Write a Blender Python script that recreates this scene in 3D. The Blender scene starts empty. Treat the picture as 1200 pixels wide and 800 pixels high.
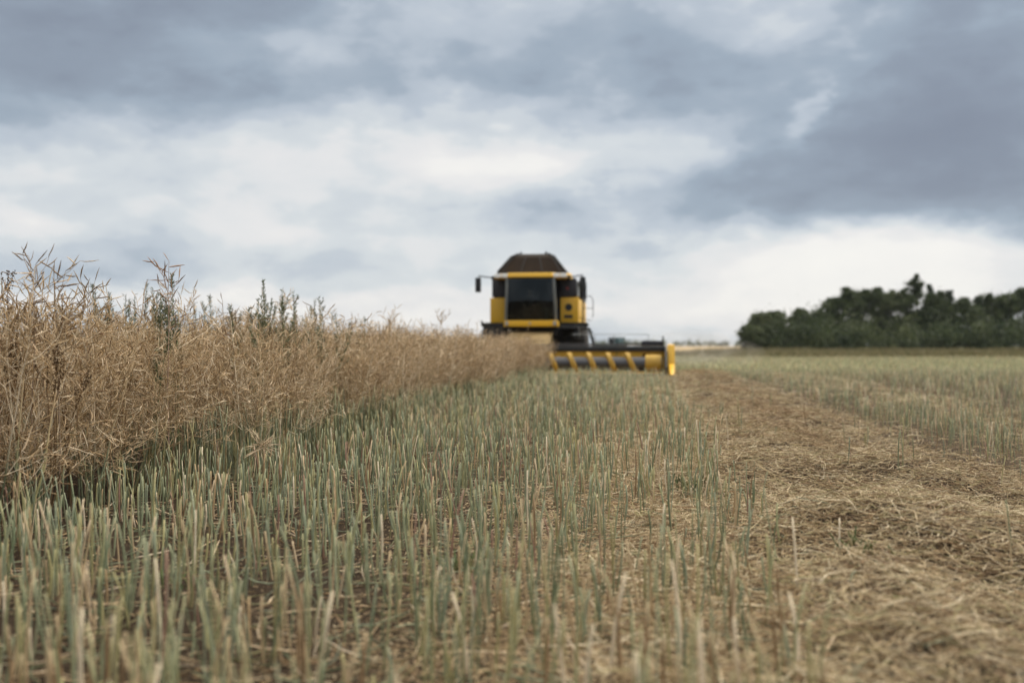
import bpy, bmesh, math, random
import numpy as np
from mathutils import Vector, Matrix

R = math.radians
sc = bpy.context.scene
COL = sc.collection
rng = np.random.default_rng(7)
random.seed(7)

# ------------------------------------------------------------------ camera
FPX = 1167.0            # focal length in pixels of the 1200 px wide photograph
CAM_Z = 0.97
HORIZON = 405.0
ROW = 0.1345            # the drill rows run along (ROW, 1)
cam_d = bpy.data.cameras.new("camera")
cam = bpy.data.objects.new("camera", cam_d)
COL.objects.link(cam)
cam.location = (0, 0, CAM_Z)
cam.rotation_euler = (R(90) + math.atan(5.0 / FPX), 0, 0)
cam_d.sensor_width = 36.0
cam_d.lens = 35.0
cam_d.clip_start = 0.05
cam_d.clip_end = 8000
cam_d.dof.use_dof = True
cam_d.dof.focus_distance = 6.4
cam_d.dof.aperture_fstop = 1.22
cam_d.dof.aperture_blades = 9
sc.camera = cam

# ------------------------------------------------------------------ sky
SUN_EL, SUN_AZ = R(48), R(60)        # azimuth clockwise from the view direction
world = bpy.data.worlds.new("World")
sc.world = world
world.use_nodes = True
wt = world.node_tree
for n in list(wt.nodes):
    wt.nodes.remove(n)
WN = wt.nodes.new
WL = wt.links.new


def wmath(op, a, b=None, c=None, clamp=False):
    n = WN("ShaderNodeMath")
    n.operation = op
    n.use_clamp = clamp
    for i, v in enumerate((a, b, c)):
        if v is None:
            continue
        if isinstance(v, (int, float)):
            n.inputs[i].default_value = v
        else:
            WL(v, n.inputs[i])
    return n.outputs[0]


tc = WN("ShaderNodeTexCoord")
sep = WN("ShaderNodeSeparateXYZ")
WL(tc.outputs["Generated"], sep.inputs[0])
dx, dy, dz = sep.outputs
az = wmath("ARCTAN2", dx, dy)
el = wmath("ARCSINE", dz)
comb = WN("ShaderNodeCombineXYZ")
WL(az, comb.inputs[0])
WL(wmath("MULTIPLY", el, 2.1), comb.inputs[1])


def wnoise(vec, scale, detail, rough, dist=0.0, off=(0, 0, 0)):
    m = WN("ShaderNodeMapping")
    m.inputs["Location"].default_value = off
    WL(vec, m.inputs["Vector"])
    n = WN("ShaderNodeTexNoise")
    n.inputs["Scale"].default_value = scale
    n.inputs["Detail"].default_value = detail
    n.inputs["Roughness"].default_value = rough
    n.inputs["Distortion"].default_value = dist
    WL(m.outputs[0], n.inputs["Vector"])
    return n


warp = wnoise(comb.outputs[0], 6.0, 6, 0.58, 0.0, (3.1, 7.7, 0))
ws = WN("ShaderNodeSeparateXYZ")
WL(warp.outputs["Color"], ws.inputs[0])
azw = wmath("ADD", az, wmath("MULTIPLY", wmath("SUBTRACT", ws.outputs[0], 0.5), 0.20))
elw = wmath("ADD", el, wmath("MULTIPLY", wmath("SUBTRACT", ws.outputs[1], 0.5), 0.11))
total = wmath("ADD", 0.44, wmath("MULTIPLY", wmath("SUBTRACT", wnoise(comb.outputs[0], 4.2, 7, 0.52, 0.15, (1.3, 0.2, 4)).outputs["Fac"], 0.5), 1.0))
total = wmath("ADD", total, wmath("MULTIPLY", wmath("SUBTRACT", wnoise(comb.outputs[0], 13.0, 6, 0.55, 0.2, (5.3, 2.2, 1)).outputs["Fac"], 0.5), 0.36))
# cloud masses: photo column, row, half width, half height, brightness
BLOBS = [(545, 195, 115, 48, .34), (480, 160, 80, 30, .14), (640, 205, 60, 30, .16), (820, 165, 55, 32, .18),
         (922, 125, 14, 17, .26), (1085, 165, 170, 60, -.28), (1190, 50, 120, 70, -.20), (960, 225, 230, 30, -.12),
         (70, 85, 150, 36, -.22), (190, 18, 150, 22, -.18), (390, 40, 60, 22, .10), (300, 65, 90, 18, .10),
         (170, 185, 190, 26, .20), (30, 235, 70, 24, .26), (330, 270, 50, 18, .16), (120, 250, 110, 16, .12),
         (760, 260, 280, 20, -.08), (230, 300, 260, 30, .13), (900, 335, 260, 34, .40), (1060, 290, 170, 20, .30),
         (830, 385, 420, 26, .26), (400, 372, 330, 16, .26), (120, 372, 200, 20, .2), (1000, 60, 200, 40, -.10),
         (640, 60, 160, 40, -.04)]
for bx_, by_, sx_, sy_, am in BLOBS:
    a0 = math.atan((bx_ - 600) / FPX)
    e0 = math.atan((HORIZON - by_) / FPX * math.cos(a0))
    ua = wmath("MULTIPLY", wmath("SUBTRACT", azw, a0), FPX / sx_)
    ub = wmath("MULTIPLY", wmath("SUBTRACT", elw, e0), FPX / sy_)
    q = wmath("ADD", wmath("MULTIPLY", ua, ua), wmath("MULTIPLY", ub, ub))
    g = wmath("EXPONENT", wmath("MULTIPLY", q, -0.55))
    total = wmath("ADD", total, wmath("MULTIPLY", g, am))
fine = wnoise(comb.outputs[0], 7.0, 9, 0.62, 0.0, (9.3, 4.2, 2)).outputs["Fac"]
probe = wmath("ADD", total, wmath("MULTIPLY", wmath("SUBTRACT", fine, 0.5), 0.62))
for lvl, wid, amt in ((0.10, 0.06, 0.11), (0.27, 0.055, 0.12), (0.42, 0.05, 0.13), (0.56, 0.05, 0.14), (0.72, 0.05, 0.14), (0.90, 0.055, 0.13)):
    sm = WN("ShaderNodeMapRange")
    sm.interpolation_type = "SMOOTHSTEP"
    sm.inputs["From Min"].default_value = lvl - wid
    sm.inputs["From Max"].default_value = lvl + wid
    sm.inputs["To Min"].default_value = -amt * 0.5
    sm.inputs["To Max"].default_value = amt * 0.5
    WL(probe, sm.inputs["Value"])
    total = wmath("ADD", total, sm.outputs[0])
ramp = WN("ShaderNodeValToRGB")
e = ramp.color_ramp.elements
e[0].position = 0.0
e[0].color = (0.205, 0.236, 0.298, 1)
e[1].position = 1.0
e[1].color = (0.90, 0.88, 0.84, 1)
for p_, c_ in ((0.28, (0.325, 0.39, 0.465, 1)), (0.5, (0.485, 0.54, 0.605, 1)), (0.72, (0.65, 0.685, 0.71, 1)), (0.86, (0.77, 0.765, 0.765, 1))):
    k = e.new(p_)
    k.color = c_
# compress, so that neither the darkest nor the brightest masses go flat
total = wmath("ADD", 0.5, wmath("MULTIPLY", wmath("TANH", wmath("MULTIPLY", wmath("SUBTRACT", total, 0.49), 1.15)), 0.60))
WL(total, ramp.inputs[0])
# an overcast sky is brightest overhead
zen = wmath("ADD", 1.0, wmath("MULTIPLY", wmath("SMOOTH_MIN", wmath("MAXIMUM", wmath("MULTIPLY", wmath("SUBTRACT", el, 0.40), 2.2), 0.0), 1.0, 0.1), 2.0))
cl = WN("ShaderNodeVectorMath")
cl.operation = "SCALE"
zm = WN("ShaderNodeMix")
zm.data_type = "RGBA"
WL(wmath("MULTIPLY", wmath("SUBTRACT", el, 0.40), 2.2, clamp=True), zm.inputs[0])
WL(ramp.outputs[0], zm.inputs[6])
zm.inputs[7].default_value = (0.66, 0.62, 0.55, 1)
WL(zm.outputs[2], cl.inputs[0])
WL(wmath("MULTIPLY", zen, 5.15), cl.inputs["Scale"])
nish = WN("ShaderNodeTexSky")
nish.sky_type = "NISHITA"
nish.sun_disc = False
nish.sun_elevation = SUN_EL
nish.sun_rotation = SUN_AZ
mix = WN("ShaderNodeMix")
mix.data_type = "RGBA"
mix.inputs[0].default_value = 0.97
WL(nish.outputs[0], mix.inputs[6])
WL(cl.outputs[0], mix.inputs[7])
bg = WN("ShaderNodeBackground")
bg.inputs["Strength"].default_value = 0.1
WL(mix.outputs[2], bg.inputs["Color"])
wo = WN("ShaderNodeOutputWorld")
WL(bg.outputs[0], wo.inputs["Surface"])

sun_d = bpy.data.lights.new("sun", "SUN")
sun_d.energy = 1.5
sun_d.angle = R(11)
sun_d.color = (1.0, 0.94, 0.84)
sun = bpy.data.objects.new("sun", sun_d)
COL.objects.link(sun)
sd = Vector((math.sin(SUN_AZ) * math.cos(SUN_EL), math.cos(SUN_AZ) * math.cos(SUN_EL), math.sin(SUN_EL)))
sun.rotation_euler = (-sd).to_track_quat("-Z", "Y").to_euler()
sun.location = (0, 0, 30)

sc.view_settings.view_transform = "Standard"
sc.view_settings.look = "None"
sc.view_settings.gamma = 1.0
sc.view_settings.exposure = 1.02
sc.view_settings.use_curve_mapping = False
sc.cycles.max_bounces = 6
sc.cycles.diffuse_bounces = 2
sc.cycles.transparent_max_bounces = 8
sc.cycles.use_denoising = True
sc.cycles.volume_bounces = 0


# ------------------------------------------------------------------ helpers
def px(col, row, Y):
    """A point at depth Y seen at that column and row of the 1200x800 photograph."""
    return Vector(((col - 600) / FPX * Y, Y, CAM_Z + (HORIZON - row) / FPX * Y))


def tag(o, label=None, cat=None, group=None, kind=None):
    if label:
        o["label"] = label
    if cat:
        o["category"] = cat
    if group:
        o["group"] = group
    if kind:
        o["kind"] = kind
    return o


def _hash(ix, iy, seed):
    h = np.sin(ix * 127.1 + iy * 311.7 + seed * 74.7) * 43758.5453
    return h - np.floor(h)


def vnoise(x, y, seed=0):
    x = np.asarray(x, float)
    y = np.asarray(y, float)
    ix, iy = np.floor(x), np.floor(y)
    fx, fy = x - ix, y - iy
    fx = fx * fx * (3 - 2 * fx)
    fy = fy * fy * (3 - 2 * fy)
    a = _hash(ix, iy, seed)
    b = _hash(ix + 1, iy, seed)
    c = _hash(ix, iy + 1, seed)
    d = _hash(ix + 1, iy + 1, seed)
    return a + (b - a) * fx + (c - a) * fy + (a - b - c + d) * fx * fy


def sstep(a, b, x):
    t = np.clip((x - a) / (b - a), 0, 1)
    return t * t * (3 - 2 * t)


def swath(s):
    """Weight of the straw swath across the rows."""
    return sstep(-0.1, 0.6, s) * (1 - sstep(2.3, 3.1, s))


# trodden hollows and raised heaps in the straw
HOLLOWS = [(2.15, 5.9, .38, -.13), (2.95, 6.3, .3, -.10), (1.9, 3.75, .25, -.14), (1.55, 5.0, .45, .12), (2.2, 4.6, .4, .10), (1.25, 3.4, .35, .09),
           (2.0, 7.6, .4, .10), (1.8, 8.8, .3, -.10), (2.9, 7.4, .35, .08), (1.15, 4.25, .2, -.10), (2.5, 5.2, .22, -.12), (1.7, 10.6, .5, .06)]


def ground_z(x, y):
    s = x - ROW * y
    w = swath(s)
    near = 1 - sstep(30, 60, y)
    h = (vnoise(x * 1.3, y * 1.3, 1) - .5) * 0.05 + (vnoise(x * 4, y * 4, 2) - .5) * 0.022
    lump = vnoise(x * 1.7 + 5, y * 1.5, 3) ** 1.5 * 0.11 + vnoise(x * 5.5, y * 4.5, 4) * 0.065 - 0.065
    for hx, hy, hr, hd in HOLLOWS:
        lump = lump + hd * np.exp(-(((x - hx) / hr) ** 2 + ((y - hy) / (hr * 1.25)) ** 2))
    ridge = 0.05 * np.exp(-((s - 1.55) / 0.75) ** 2)
    w2 = sstep(3.9, 4.4, s) * (1 - sstep(5.2, 5.9, s))
    return (h + w * (lump + ridge) + w2 * 0.4 * lump) * near


class Geo:
    """Collects vertices, quads and vertex colours, then makes one mesh."""

    def __init__(self):
        self.V, self.F, self.C, self.n = [], [], [], 0

    def add(self, V, F, C):
        self.V.append(V)
        self.F.append(F + self.n)
        self.C.append(C)
        self.n += len(V)

    def arrays(self):
        return np.concatenate(self.V), np.concatenate(self.F), np.concatenate(self.C)

    def mesh(self, name, mat, smooth=False):
        V, F, C = self.arrays()
        return mesh_from(name, V, F, C, mat, smooth)


def mesh_from(name, V, F, C, mat, smooth=False):
    me = bpy.data.meshes.new(name)
    k = F.shape[1]
    me.vertices.add(len(V))
    me.vertices.foreach_set("co", np.ascontiguousarray(V, np.float32).ravel())
    me.loops.add(F.size)
    me.loops.foreach_set("vertex_index", np.ascontiguousarray(F, np.int32).ravel())
    me.polygons.add(len(F))
    me.polygons.foreach_set("loop_start", np.arange(0, F.size, k, dtype=np.int32))
    if smooth:
        me.polygons.foreach_set("use_smooth", np.ones(len(F), bool))
    me.update(calc_edges=True)
    if C is not None:
        ca = me.color_attributes.new("Col", "FLOAT_COLOR", "POINT")
        ca.data.foreach_set("color", np.concatenate([C, np.ones((len(C), 1))], 1).astype(np.float32).ravel())
    me.materials.append(mat)
    return me


def link(name, me, parent=None):
    o = bpy.data.objects.new(name, me)
    COL.objects.link(o)
    if parent is not None:
        o.parent = parent
    return o


def tubes(P, Rd, m, C):
    """Many tapered tubes at once. P (n,k,3) centre lines, Rd (n,k) radii, C (n,k,3) colours."""
    n, k, _ = P.shape
    d = P[:, -1] - P[:, 0]
    d /= np.linalg.norm(d, axis=1, keepdims=True) + 1e-9
    ref = np.where(np.abs(d[:, 2:3]) > 0.8, np.array([[1.0, 0, 0]]), np.array([[0, 0, 1.0]]))
    u = np.cross(d, ref)
    u /= np.linalg.norm(u, axis=1, keepdims=True) + 1e-9
    v = np.cross(d, u)
    ang = np.arange(m) / m * 2 * np.pi
    ring = u[:, None, :] * np.cos(ang)[None, :, None] + v[:, None, :] * np.sin(ang)[None, :, None]
    V = P[:, :, None, :] + ring[:, None, :, :] * Rd[:, :, None, None]
    V = V.reshape(-1, 3)
    i = np.arange(n)[:, None, None] * (k * m)
    j = np.arange(k - 1)[None, :, None] * m
    a = np.arange(m)[None, None, :]
    b = (np.arange(m) + 1)[None, None, :] % m
    F = np.stack([i + j + a, i + j + b, i + j + m + b, i + j + m + a], -1).reshape(-1, 4)
    CC = np.repeat(C.reshape(-1, 3), m, axis=0)
    return V, F, CC


def rand_dirs(n, zlo=-1.0, zhi=1.0, r=rng):
    a = r.uniform(0, 2 * np.pi, n)
    z = r.uniform(zlo, zhi, n)
    q = np.sqrt(np.maximum(0, 1 - z * z))
    return np.stack([q * np.cos(a), q * np.sin(a), z], 1)


# ------------------------------------------------------------------ materials
def new_mat(name):
    m = bpy.data.materials.new(name)
    m.use_nodes = True
    nt = m.node_tree
    return m, nt, nt.nodes["Principled BSDF"]


def plant_mat(name, rough=0.75, translucent=0.0, vary=0.25):
    """Colour from the mesh's own colour attribute, varied by a fine noise; thin tissue lets some light through."""
    m, nt, p = new_mat(name)
    at = nt.nodes.new("ShaderNodeVertexColor")
    at.layer_name = "Col"
    geo = nt.nodes.new("ShaderNodeNewGeometry")
    no = nt.nodes.new("ShaderNodeTexNoise")
    no.inputs["Scale"].default_value = 60
    no.inputs["Detail"].default_value = 2
    nt.links.new(geo.outputs["Position"], no.inputs["Vector"])
    mr = nt.nodes.new("ShaderNodeMapRange")
    mr.inputs["To Min"].default_value = 1 - vary * 1.6
    mr.inputs["To Max"].default_value = 1 + vary * 1.6
    nt.links.new(no.outputs["Fac"], mr.inputs["Value"])
    sc_ = nt.nodes.new("ShaderNodeVectorMath")
    sc_.operation = "SCALE"
    nt.links.new(at.outputs["Color"], sc_.inputs[0])
    nt.links.new(mr.outputs[0], sc_.inputs["Scale"])
    nt.links.new(sc_.outputs[0], p.inputs["Base Color"])
    p.inputs["Roughness"].default_value = rough
    p.inputs["Specular IOR Level"].default_value = 0.25
    if translucent > 0:
        tr = nt.nodes.new("ShaderNodeBsdfTranslucent")
        nt.links.new(sc_.outputs[0], tr.inputs["Color"])
        mx = nt.nodes.new("ShaderNodeMixShader")
        mx.inputs[0].default_value = translucent
        nt.links.new(p.outputs[0], mx.inputs[1])
        nt.links.new(tr.outputs[0], mx.inputs[2])
        nt.links.new(mx.outputs[0], nt.nodes["Material Output"].inputs["Surface"])
    return m


def paint(name, col, rough=0.4, metal=0.0, dirt=0.25, spec=0.5, dust=(0.30, 0.24, 0.17)):
    """Painted or moulded surface with uneven dust on it."""
    m, nt, p = new_mat(name)
    tcn = nt.nodes.new("ShaderNodeTexCoord")
    no = nt.nodes.new("ShaderNodeTexNoise")
    no.inputs["Scale"].default_value = 2.3
    no.inputs["Detail"].default_value = 8
    no.inputs["Roughness"].default_value = 0.65
    nt.links.new(tcn.outputs["Object"], no.inputs["Vector"])
    mr = nt.nodes.new("ShaderNodeMapRange")
    mr.inputs["From Min"].default_value = 0.35
    mr.inputs["From Max"].default_value = 0.75
    mr.inputs["To Max"].default_value = dirt
    nt.links.new(no.outputs["Fac"], mr.inputs["Value"])
    mx = nt.nodes.new("ShaderNodeMix")
    mx.data_type = "RGBA"
    mx.inputs[6].default_value = (*col, 1)
    mx.inputs[7].default_value = (*dust, 1)
    nt.links.new(mr.outputs[0], mx.inputs[0])
    nt.links.new(mx.outputs[2], p.inputs["Base Color"])
    r2 = nt.nodes.new("ShaderNodeMapRange")
    r2.inputs["To Min"].default_value = rough * 0.8
    r2.inputs["To Max"].default_value = min(1, rough * 1.4)
    nt.links.new(no.outputs["Fac"], r2.inputs["Value"])
    nt.links.new(r2.outputs[0], p.inputs["Roughness"])
    p.inputs["Metallic"].default_value = metal
    p.inputs["Specular IOR Level"].default_value = spec
    return m


M_POD = plant_mat("dry_pods", 0.55, 0.35)
M_STEM = plant_mat("plant_stems", 0.7, 0.0)
M_STRAW = plant_mat("straw", 0.55, 0.2)
M_LEAF = plant_mat("leaves", 0.6, 0.3)
M_TREE = plant_mat("tree_leaves", 0.6, 0.3, 0.15)
M_BARK = plant_mat("bark", 0.9)

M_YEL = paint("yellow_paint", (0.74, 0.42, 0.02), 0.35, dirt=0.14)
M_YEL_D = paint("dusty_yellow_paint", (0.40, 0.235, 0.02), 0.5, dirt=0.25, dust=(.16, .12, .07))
M_DARK = paint("charcoal_plastic", (0.017, 0.017, 0.024), 0.45, dirt=0.06)
M_BLACK = paint("black_paint", (0.008, 0.009, 0.011), 0.45, dirt=0.05)
M_TANK = paint("brown_tank_cover", (0.022, 0.015, 0.011), 0.75, dirt=0.05, spec=0.15)
M_STEEL = paint("worn_steel", (0.30, 0.31, 0.34), 0.35, 0.8, 0.3)
M_PILLAR = paint("pillar_grey", (0.16, 0.17, 0.165), 0.4, 0.2, 0.1)
M_AUGER = paint("dark_auger_steel", (0.05, 0.054, 0.066), 0.3, 0.2, 0.08)
M_GREY = paint("grey_metal", (0.34, 0.36, 0.36), 0.4, 0.3, 0.2)
M_RUBBER = paint("tyre_rubber", (0.016, 0.016, 0.017), 0.85, dirt=0.3)
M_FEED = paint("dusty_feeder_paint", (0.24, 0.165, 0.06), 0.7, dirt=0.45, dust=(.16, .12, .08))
M_LAMP = paint("lamp_lens", (0.86, 0.85, 0.82), 0.15, dirt=0.03)
M_TRACT = paint("dark_green_paint", (0.02, 0.045, 0.045), 0.4, dirt=0.2)
M_SHIRT = paint("dark_work_shirt", (0.03, 0.032, 0.04), 0.85, dirt=0.1)
M_SKIN = paint("skin", (0.42, 0.24, 0.17), 0.55, dirt=0.0)
M_HAIR = paint("dark_hair", (0.02, 0.014, 0.01), 0.7, dirt=0.0)
M_SEAT = paint("seat_fabric", (0.025, 0.025, 0.028), 0.9, dirt=0.1)
M_RED = paint("red_emblem", (0.35, 0.03, 0.03), 0.4, dirt=0.2)

m_, nt_, p_ = new_mat("tinted_glass")
nt_.nodes.remove(p_)
tr_ = nt_.nodes.new("ShaderNodeBsdfTransparent")
tr_.inputs["Color"].default_value = (0.46, 0.54, 0.54, 1)
gl_ = nt_.nodes.new("ShaderNodeBsdfGlossy")
gl_.inputs["Roughness"].default_value = 0.03
fr_ = nt_.nodes.new("ShaderNodeFresnel")
fr_.inputs["IOR"].default_value = 1.45
mx_ = nt_.nodes.new("ShaderNodeMixShader")
nt_.links.new(fr_.outputs[0], mx_.inputs[0])
nt_.links.new(tr_.outputs[0], mx_.inputs[1])
nt_.links.new(gl_.outputs[0], mx_.inputs[2])
nt_.links.new(mx_.outputs[0], nt_.nodes["Material Output"].inputs["Surface"])
M_GLASS = m_

# ------------------------------------------------------------------ ground
def ground_material():
    m, nt, p = new_mat("field_soil")
    N, L = nt.nodes.new, nt.links.new

    def mth(op, a, b=None, clamp=False):
        n = N("ShaderNodeMath")
        n.operation = op
        n.use_clamp = clamp
        for i, v in enumerate((a, b)):
            if v is None:
                continue
            if isinstance(v, (int, float)):
                n.inputs[i].default_value = v
            else:
                L(v, n.inputs[i])
        return n.outputs[0]

    def ss(a, b, v):
        n = N("ShaderNodeMapRange")
        n.interpolation_type = "SMOOTHSTEP"
        n.inputs["From Min"].default_value = a
        n.inputs["From Max"].default_value = b
        L(v, n.inputs["Value"])
        return n.outputs[0]

    def noise(scale, detail=4, rough=.55, vec=None):
        n = N("ShaderNodeTexNoise")
        n.inputs["Scale"].default_value = scale
        n.inputs["Detail"].default_value = detail
        n.inputs["Roughness"].default_value = rough
        L(vec if vec is not None else geo.outputs["Position"], n.inputs["Vector"])
        return n.outputs["Fac"]

    def mixc(f, a, b):
        n = N("ShaderNodeMix")
        n.data_type = "RGBA"
        L(f, n.inputs[0])
        for i, v in ((6, a), (7, b)):
            if isinstance(v, tuple):
                n.inputs[i].default_value = (*v, 1)
            else:
                L(v, n.inputs[i])
        return n.outputs[2]

    geo = N("ShaderNodeNewGeometry")
    sp = N("ShaderNodeSeparateXYZ")
    L(geo.outputs["Position"], sp.inputs[0])
    x, y, z = sp.outputs
    s = mth("SUBTRACT", x, mth("MULTIPLY", y, ROW))
    sw = mth("ADD", s, mth("MULTIPLY", mth("SUBTRACT", noise(0.8), 0.5), 1.6))
    # chaff lying on dark soil
    soil = mixc(noise(9, 6, .7), (0.013, 0.009, 0.006), (0.050, 0.034, 0.021))
    chaff = mixc(noise(45, 3), (0.20, 0.135, 0.075), (0.48, 0.36, 0.22))
    cover = mth("MULTIPLY", ss(-1.7, 0.0, sw), mth("SUBTRACT", 1.0, mth("MULTIPLY", ss(0.3, 1.1, sw), 0.6)))
    cover = mth("ADD", mth("MULTIPLY", cover, 0.26), 0.08)
    thr = mth("SUBTRACT", 0.66, mth("MULTIPLY", cover, 0.62))
    fleck = mth("MULTIPLY", mth("SUBTRACT", noise(70, 3, .6), thr), 9.0, True)
    near = mixc(fleck, soil, chaff)
    # far off, stubble, chaff and soil run together in bands along the rows
    mp = N("ShaderNodeMapping")
    mp.inputs["Rotation"].default_value = (0, 0, math.atan(ROW))
    mp.inputs["Scale"].default_value = (1, 0.06, 1)
    L(geo.outputs["Position"], mp.inputs["Vector"])
    band = noise(0.45, 3, .6, mp.outputs[0])
    farc = mixc(ss(.42, .62, band), (0.172, 0.175, 0.085), (0.26, 0.237, 0.13))
    farc = mixc(mth("MULTIPLY", noise(6, 4, .7), 0.5), farc, (0.12, 0.125, 0.05))
    col = mixc(ss(24, 48, y), near, farc)
    # ripe field far behind, on both sides of the wood
    wheat = mixc(noise(0.05, 3), (0.34, 0.245, 0.13), (0.42, 0.31, 0.17))
    left = mth("LESS_THAN", mth("SUBTRACT", x, mth("MULTIPLY", y, 0.236)), 0.0)
    col = mixc(mth("MULTIPLY", ss(150, 156, y), left), col, wheat)
    L(col, p.inputs["Base Color"])
    p.inputs["Roughness"].default_value = 0.95
    p.inputs["Specular IOR Level"].default_value = 0.1
    bp = N("ShaderNodeBump")
    bp.inputs["Strength"].default_value = 0.7
    bp.inputs["Distance"].default_value = 0.02
    L(noise(38, 6, .7), bp.inputs["Height"])
    L(bp.outputs[0], p.inputs["Normal"])
    return m


gx = np.concatenate([[-2400, -1500, -900, -350, -150, -70, -35, -20, -13, -9], np.arange(-7, 9, 0.08), [9.5, 10.5, 12, 14, 17, 21, 27, 36, 50, 80, 150, 350, 900, 1500, 2400]])
gy = np.concatenate([[-100, -60, -15, -4, -1, 0], np.arange(0.6, 15, 0.08), np.arange(15, 36, 0.35), [38, 41, 45, 50, 57, 65, 75, 90, 120, 160, 250, 400, 700, 1400, 2600]])
GX, GY = np.meshgrid(gx, gy)
GV = np.stack([GX, GY, ground_z(GX, GY)], -1).reshape(-1, 3)
nx, ny = len(gx), len(gy)
ii = (np.arange(ny - 1)[:, None] * nx + np.arange(nx - 1)[None, :]).ravel()
GF = np.stack([ii, ii + 1, ii + nx + 1, ii + nx], 1)
g_o = link("ground", mesh_from("ground", GV, GF, None, ground_material(), True))
tag(g_o, "harvested field of dark soil and pale chaff", "ground", kind="structure")

# ------------------------------------------------------------------ rapeseed plants
TAN = np.array([[0.59, 0.435, 0.26], [0.69, 0.535, 0.355], [0.47, 0.33, 0.18], [0.57, 0.43, 0.26], [0.80, 0.67, 0.49], [0.30, 0.195, 0.105]])
GREENSTEM = np.array([[0.215, 0.240, 0.145], [0.27, 0.288, 0.178], [0.145, 0.172, 0.098], [0.32, 0.29, 0.14], [0.225, 0.255, 0.172], [0.28, 0.28, 0.15]])
CUT = np.array([0.42, 0.35, 0.21])


def polyline_branch(base, d0, length, k, r, bendup=0.6, wob=0.05):
    pts = [base]
    d = d0 / np.linalg.norm(d0)
    for _ in range(k - 1):
        d = d + np.array([0, 0, bendup / k]) + r.normal(0, wob, 3)
        d /= np.linalg.norm(d)
        pts.append(pts[-1] + d * length / (k - 1))
    return np.array(pts)


def pods_on(lines, r, spacing, lod, lo=0.2, size=1.0, spread=1.0):
    """Pods along each branch line, as arrays of four-point spindles."""
    P, Rr, C = [], [], []
    for ln in lines:
        seg = np.linalg.norm(np.diff(ln, axis=0), axis=1)
        cum = np.concatenate([[0], np.cumsum(seg)])
        n = max(2, int(cum[-1] * (1 - lo) / spacing))
        ts = np.linspace(lo, 1, n) * cum[-1]
        pos = np.stack([np.interp(ts, cum, ln[:, c]) for c in range(3)], 1)
        ax = ln[-1] - ln[0]
        ax /= np.linalg.norm(ax)
        ph = np.arange(n) * 2.4 + r.uniform(0, 6)
        ref = np.array([0, 0, 1.0]) if abs(ax[2]) < .9 else np.array([1.0, 0, 0])
        u = np.cross(ax, ref)
        u /= np.linalg.norm(u)
        v = np.cross(ax, u)
        rad = u[None] * np.cos(ph)[:, None] + v[None] * np.sin(ph)[:, None]
        d = ax[None] * 0.75 + rad * spread + r.normal(0, .38, (n, 3))
        d /= np.linalg.norm(d, axis=1, keepdims=True)
        d2 = d + np.array([0, 0, 0.25]) + r.normal(0, .22, (n, 3))
        d2 /= np.linalg.norm(d2, axis=1, keepdims=True)
        L = r.uniform(.035, .068, n)[:, None] * size
        pe = r.uniform(.012, .022, n)[:, None] * size
        p0 = pos
        p1 = pos + d * pe
        p2 = p1 + d2 * L * .5
        p3 = p2 + (d2 + r.normal(0, .12, (n, 3))) * L * .5
        w = r.uniform(.0017, .0030, n) * size * lod
        P.append(np.stack([p0, p1, p2, p3], 1))
        Rr.append(np.stack([w * .3, w * .85, w, w * .2], 1))
        base = TAN[r.integers(0, len(TAN), n)] * r.uniform(.75, 1.2, (n, 1))
        C.append(np.repeat(base[:, None, :], 4, axis=1))
    return np.concatenate(P), np.concatenate(Rr), np.concatenate(C)


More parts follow.
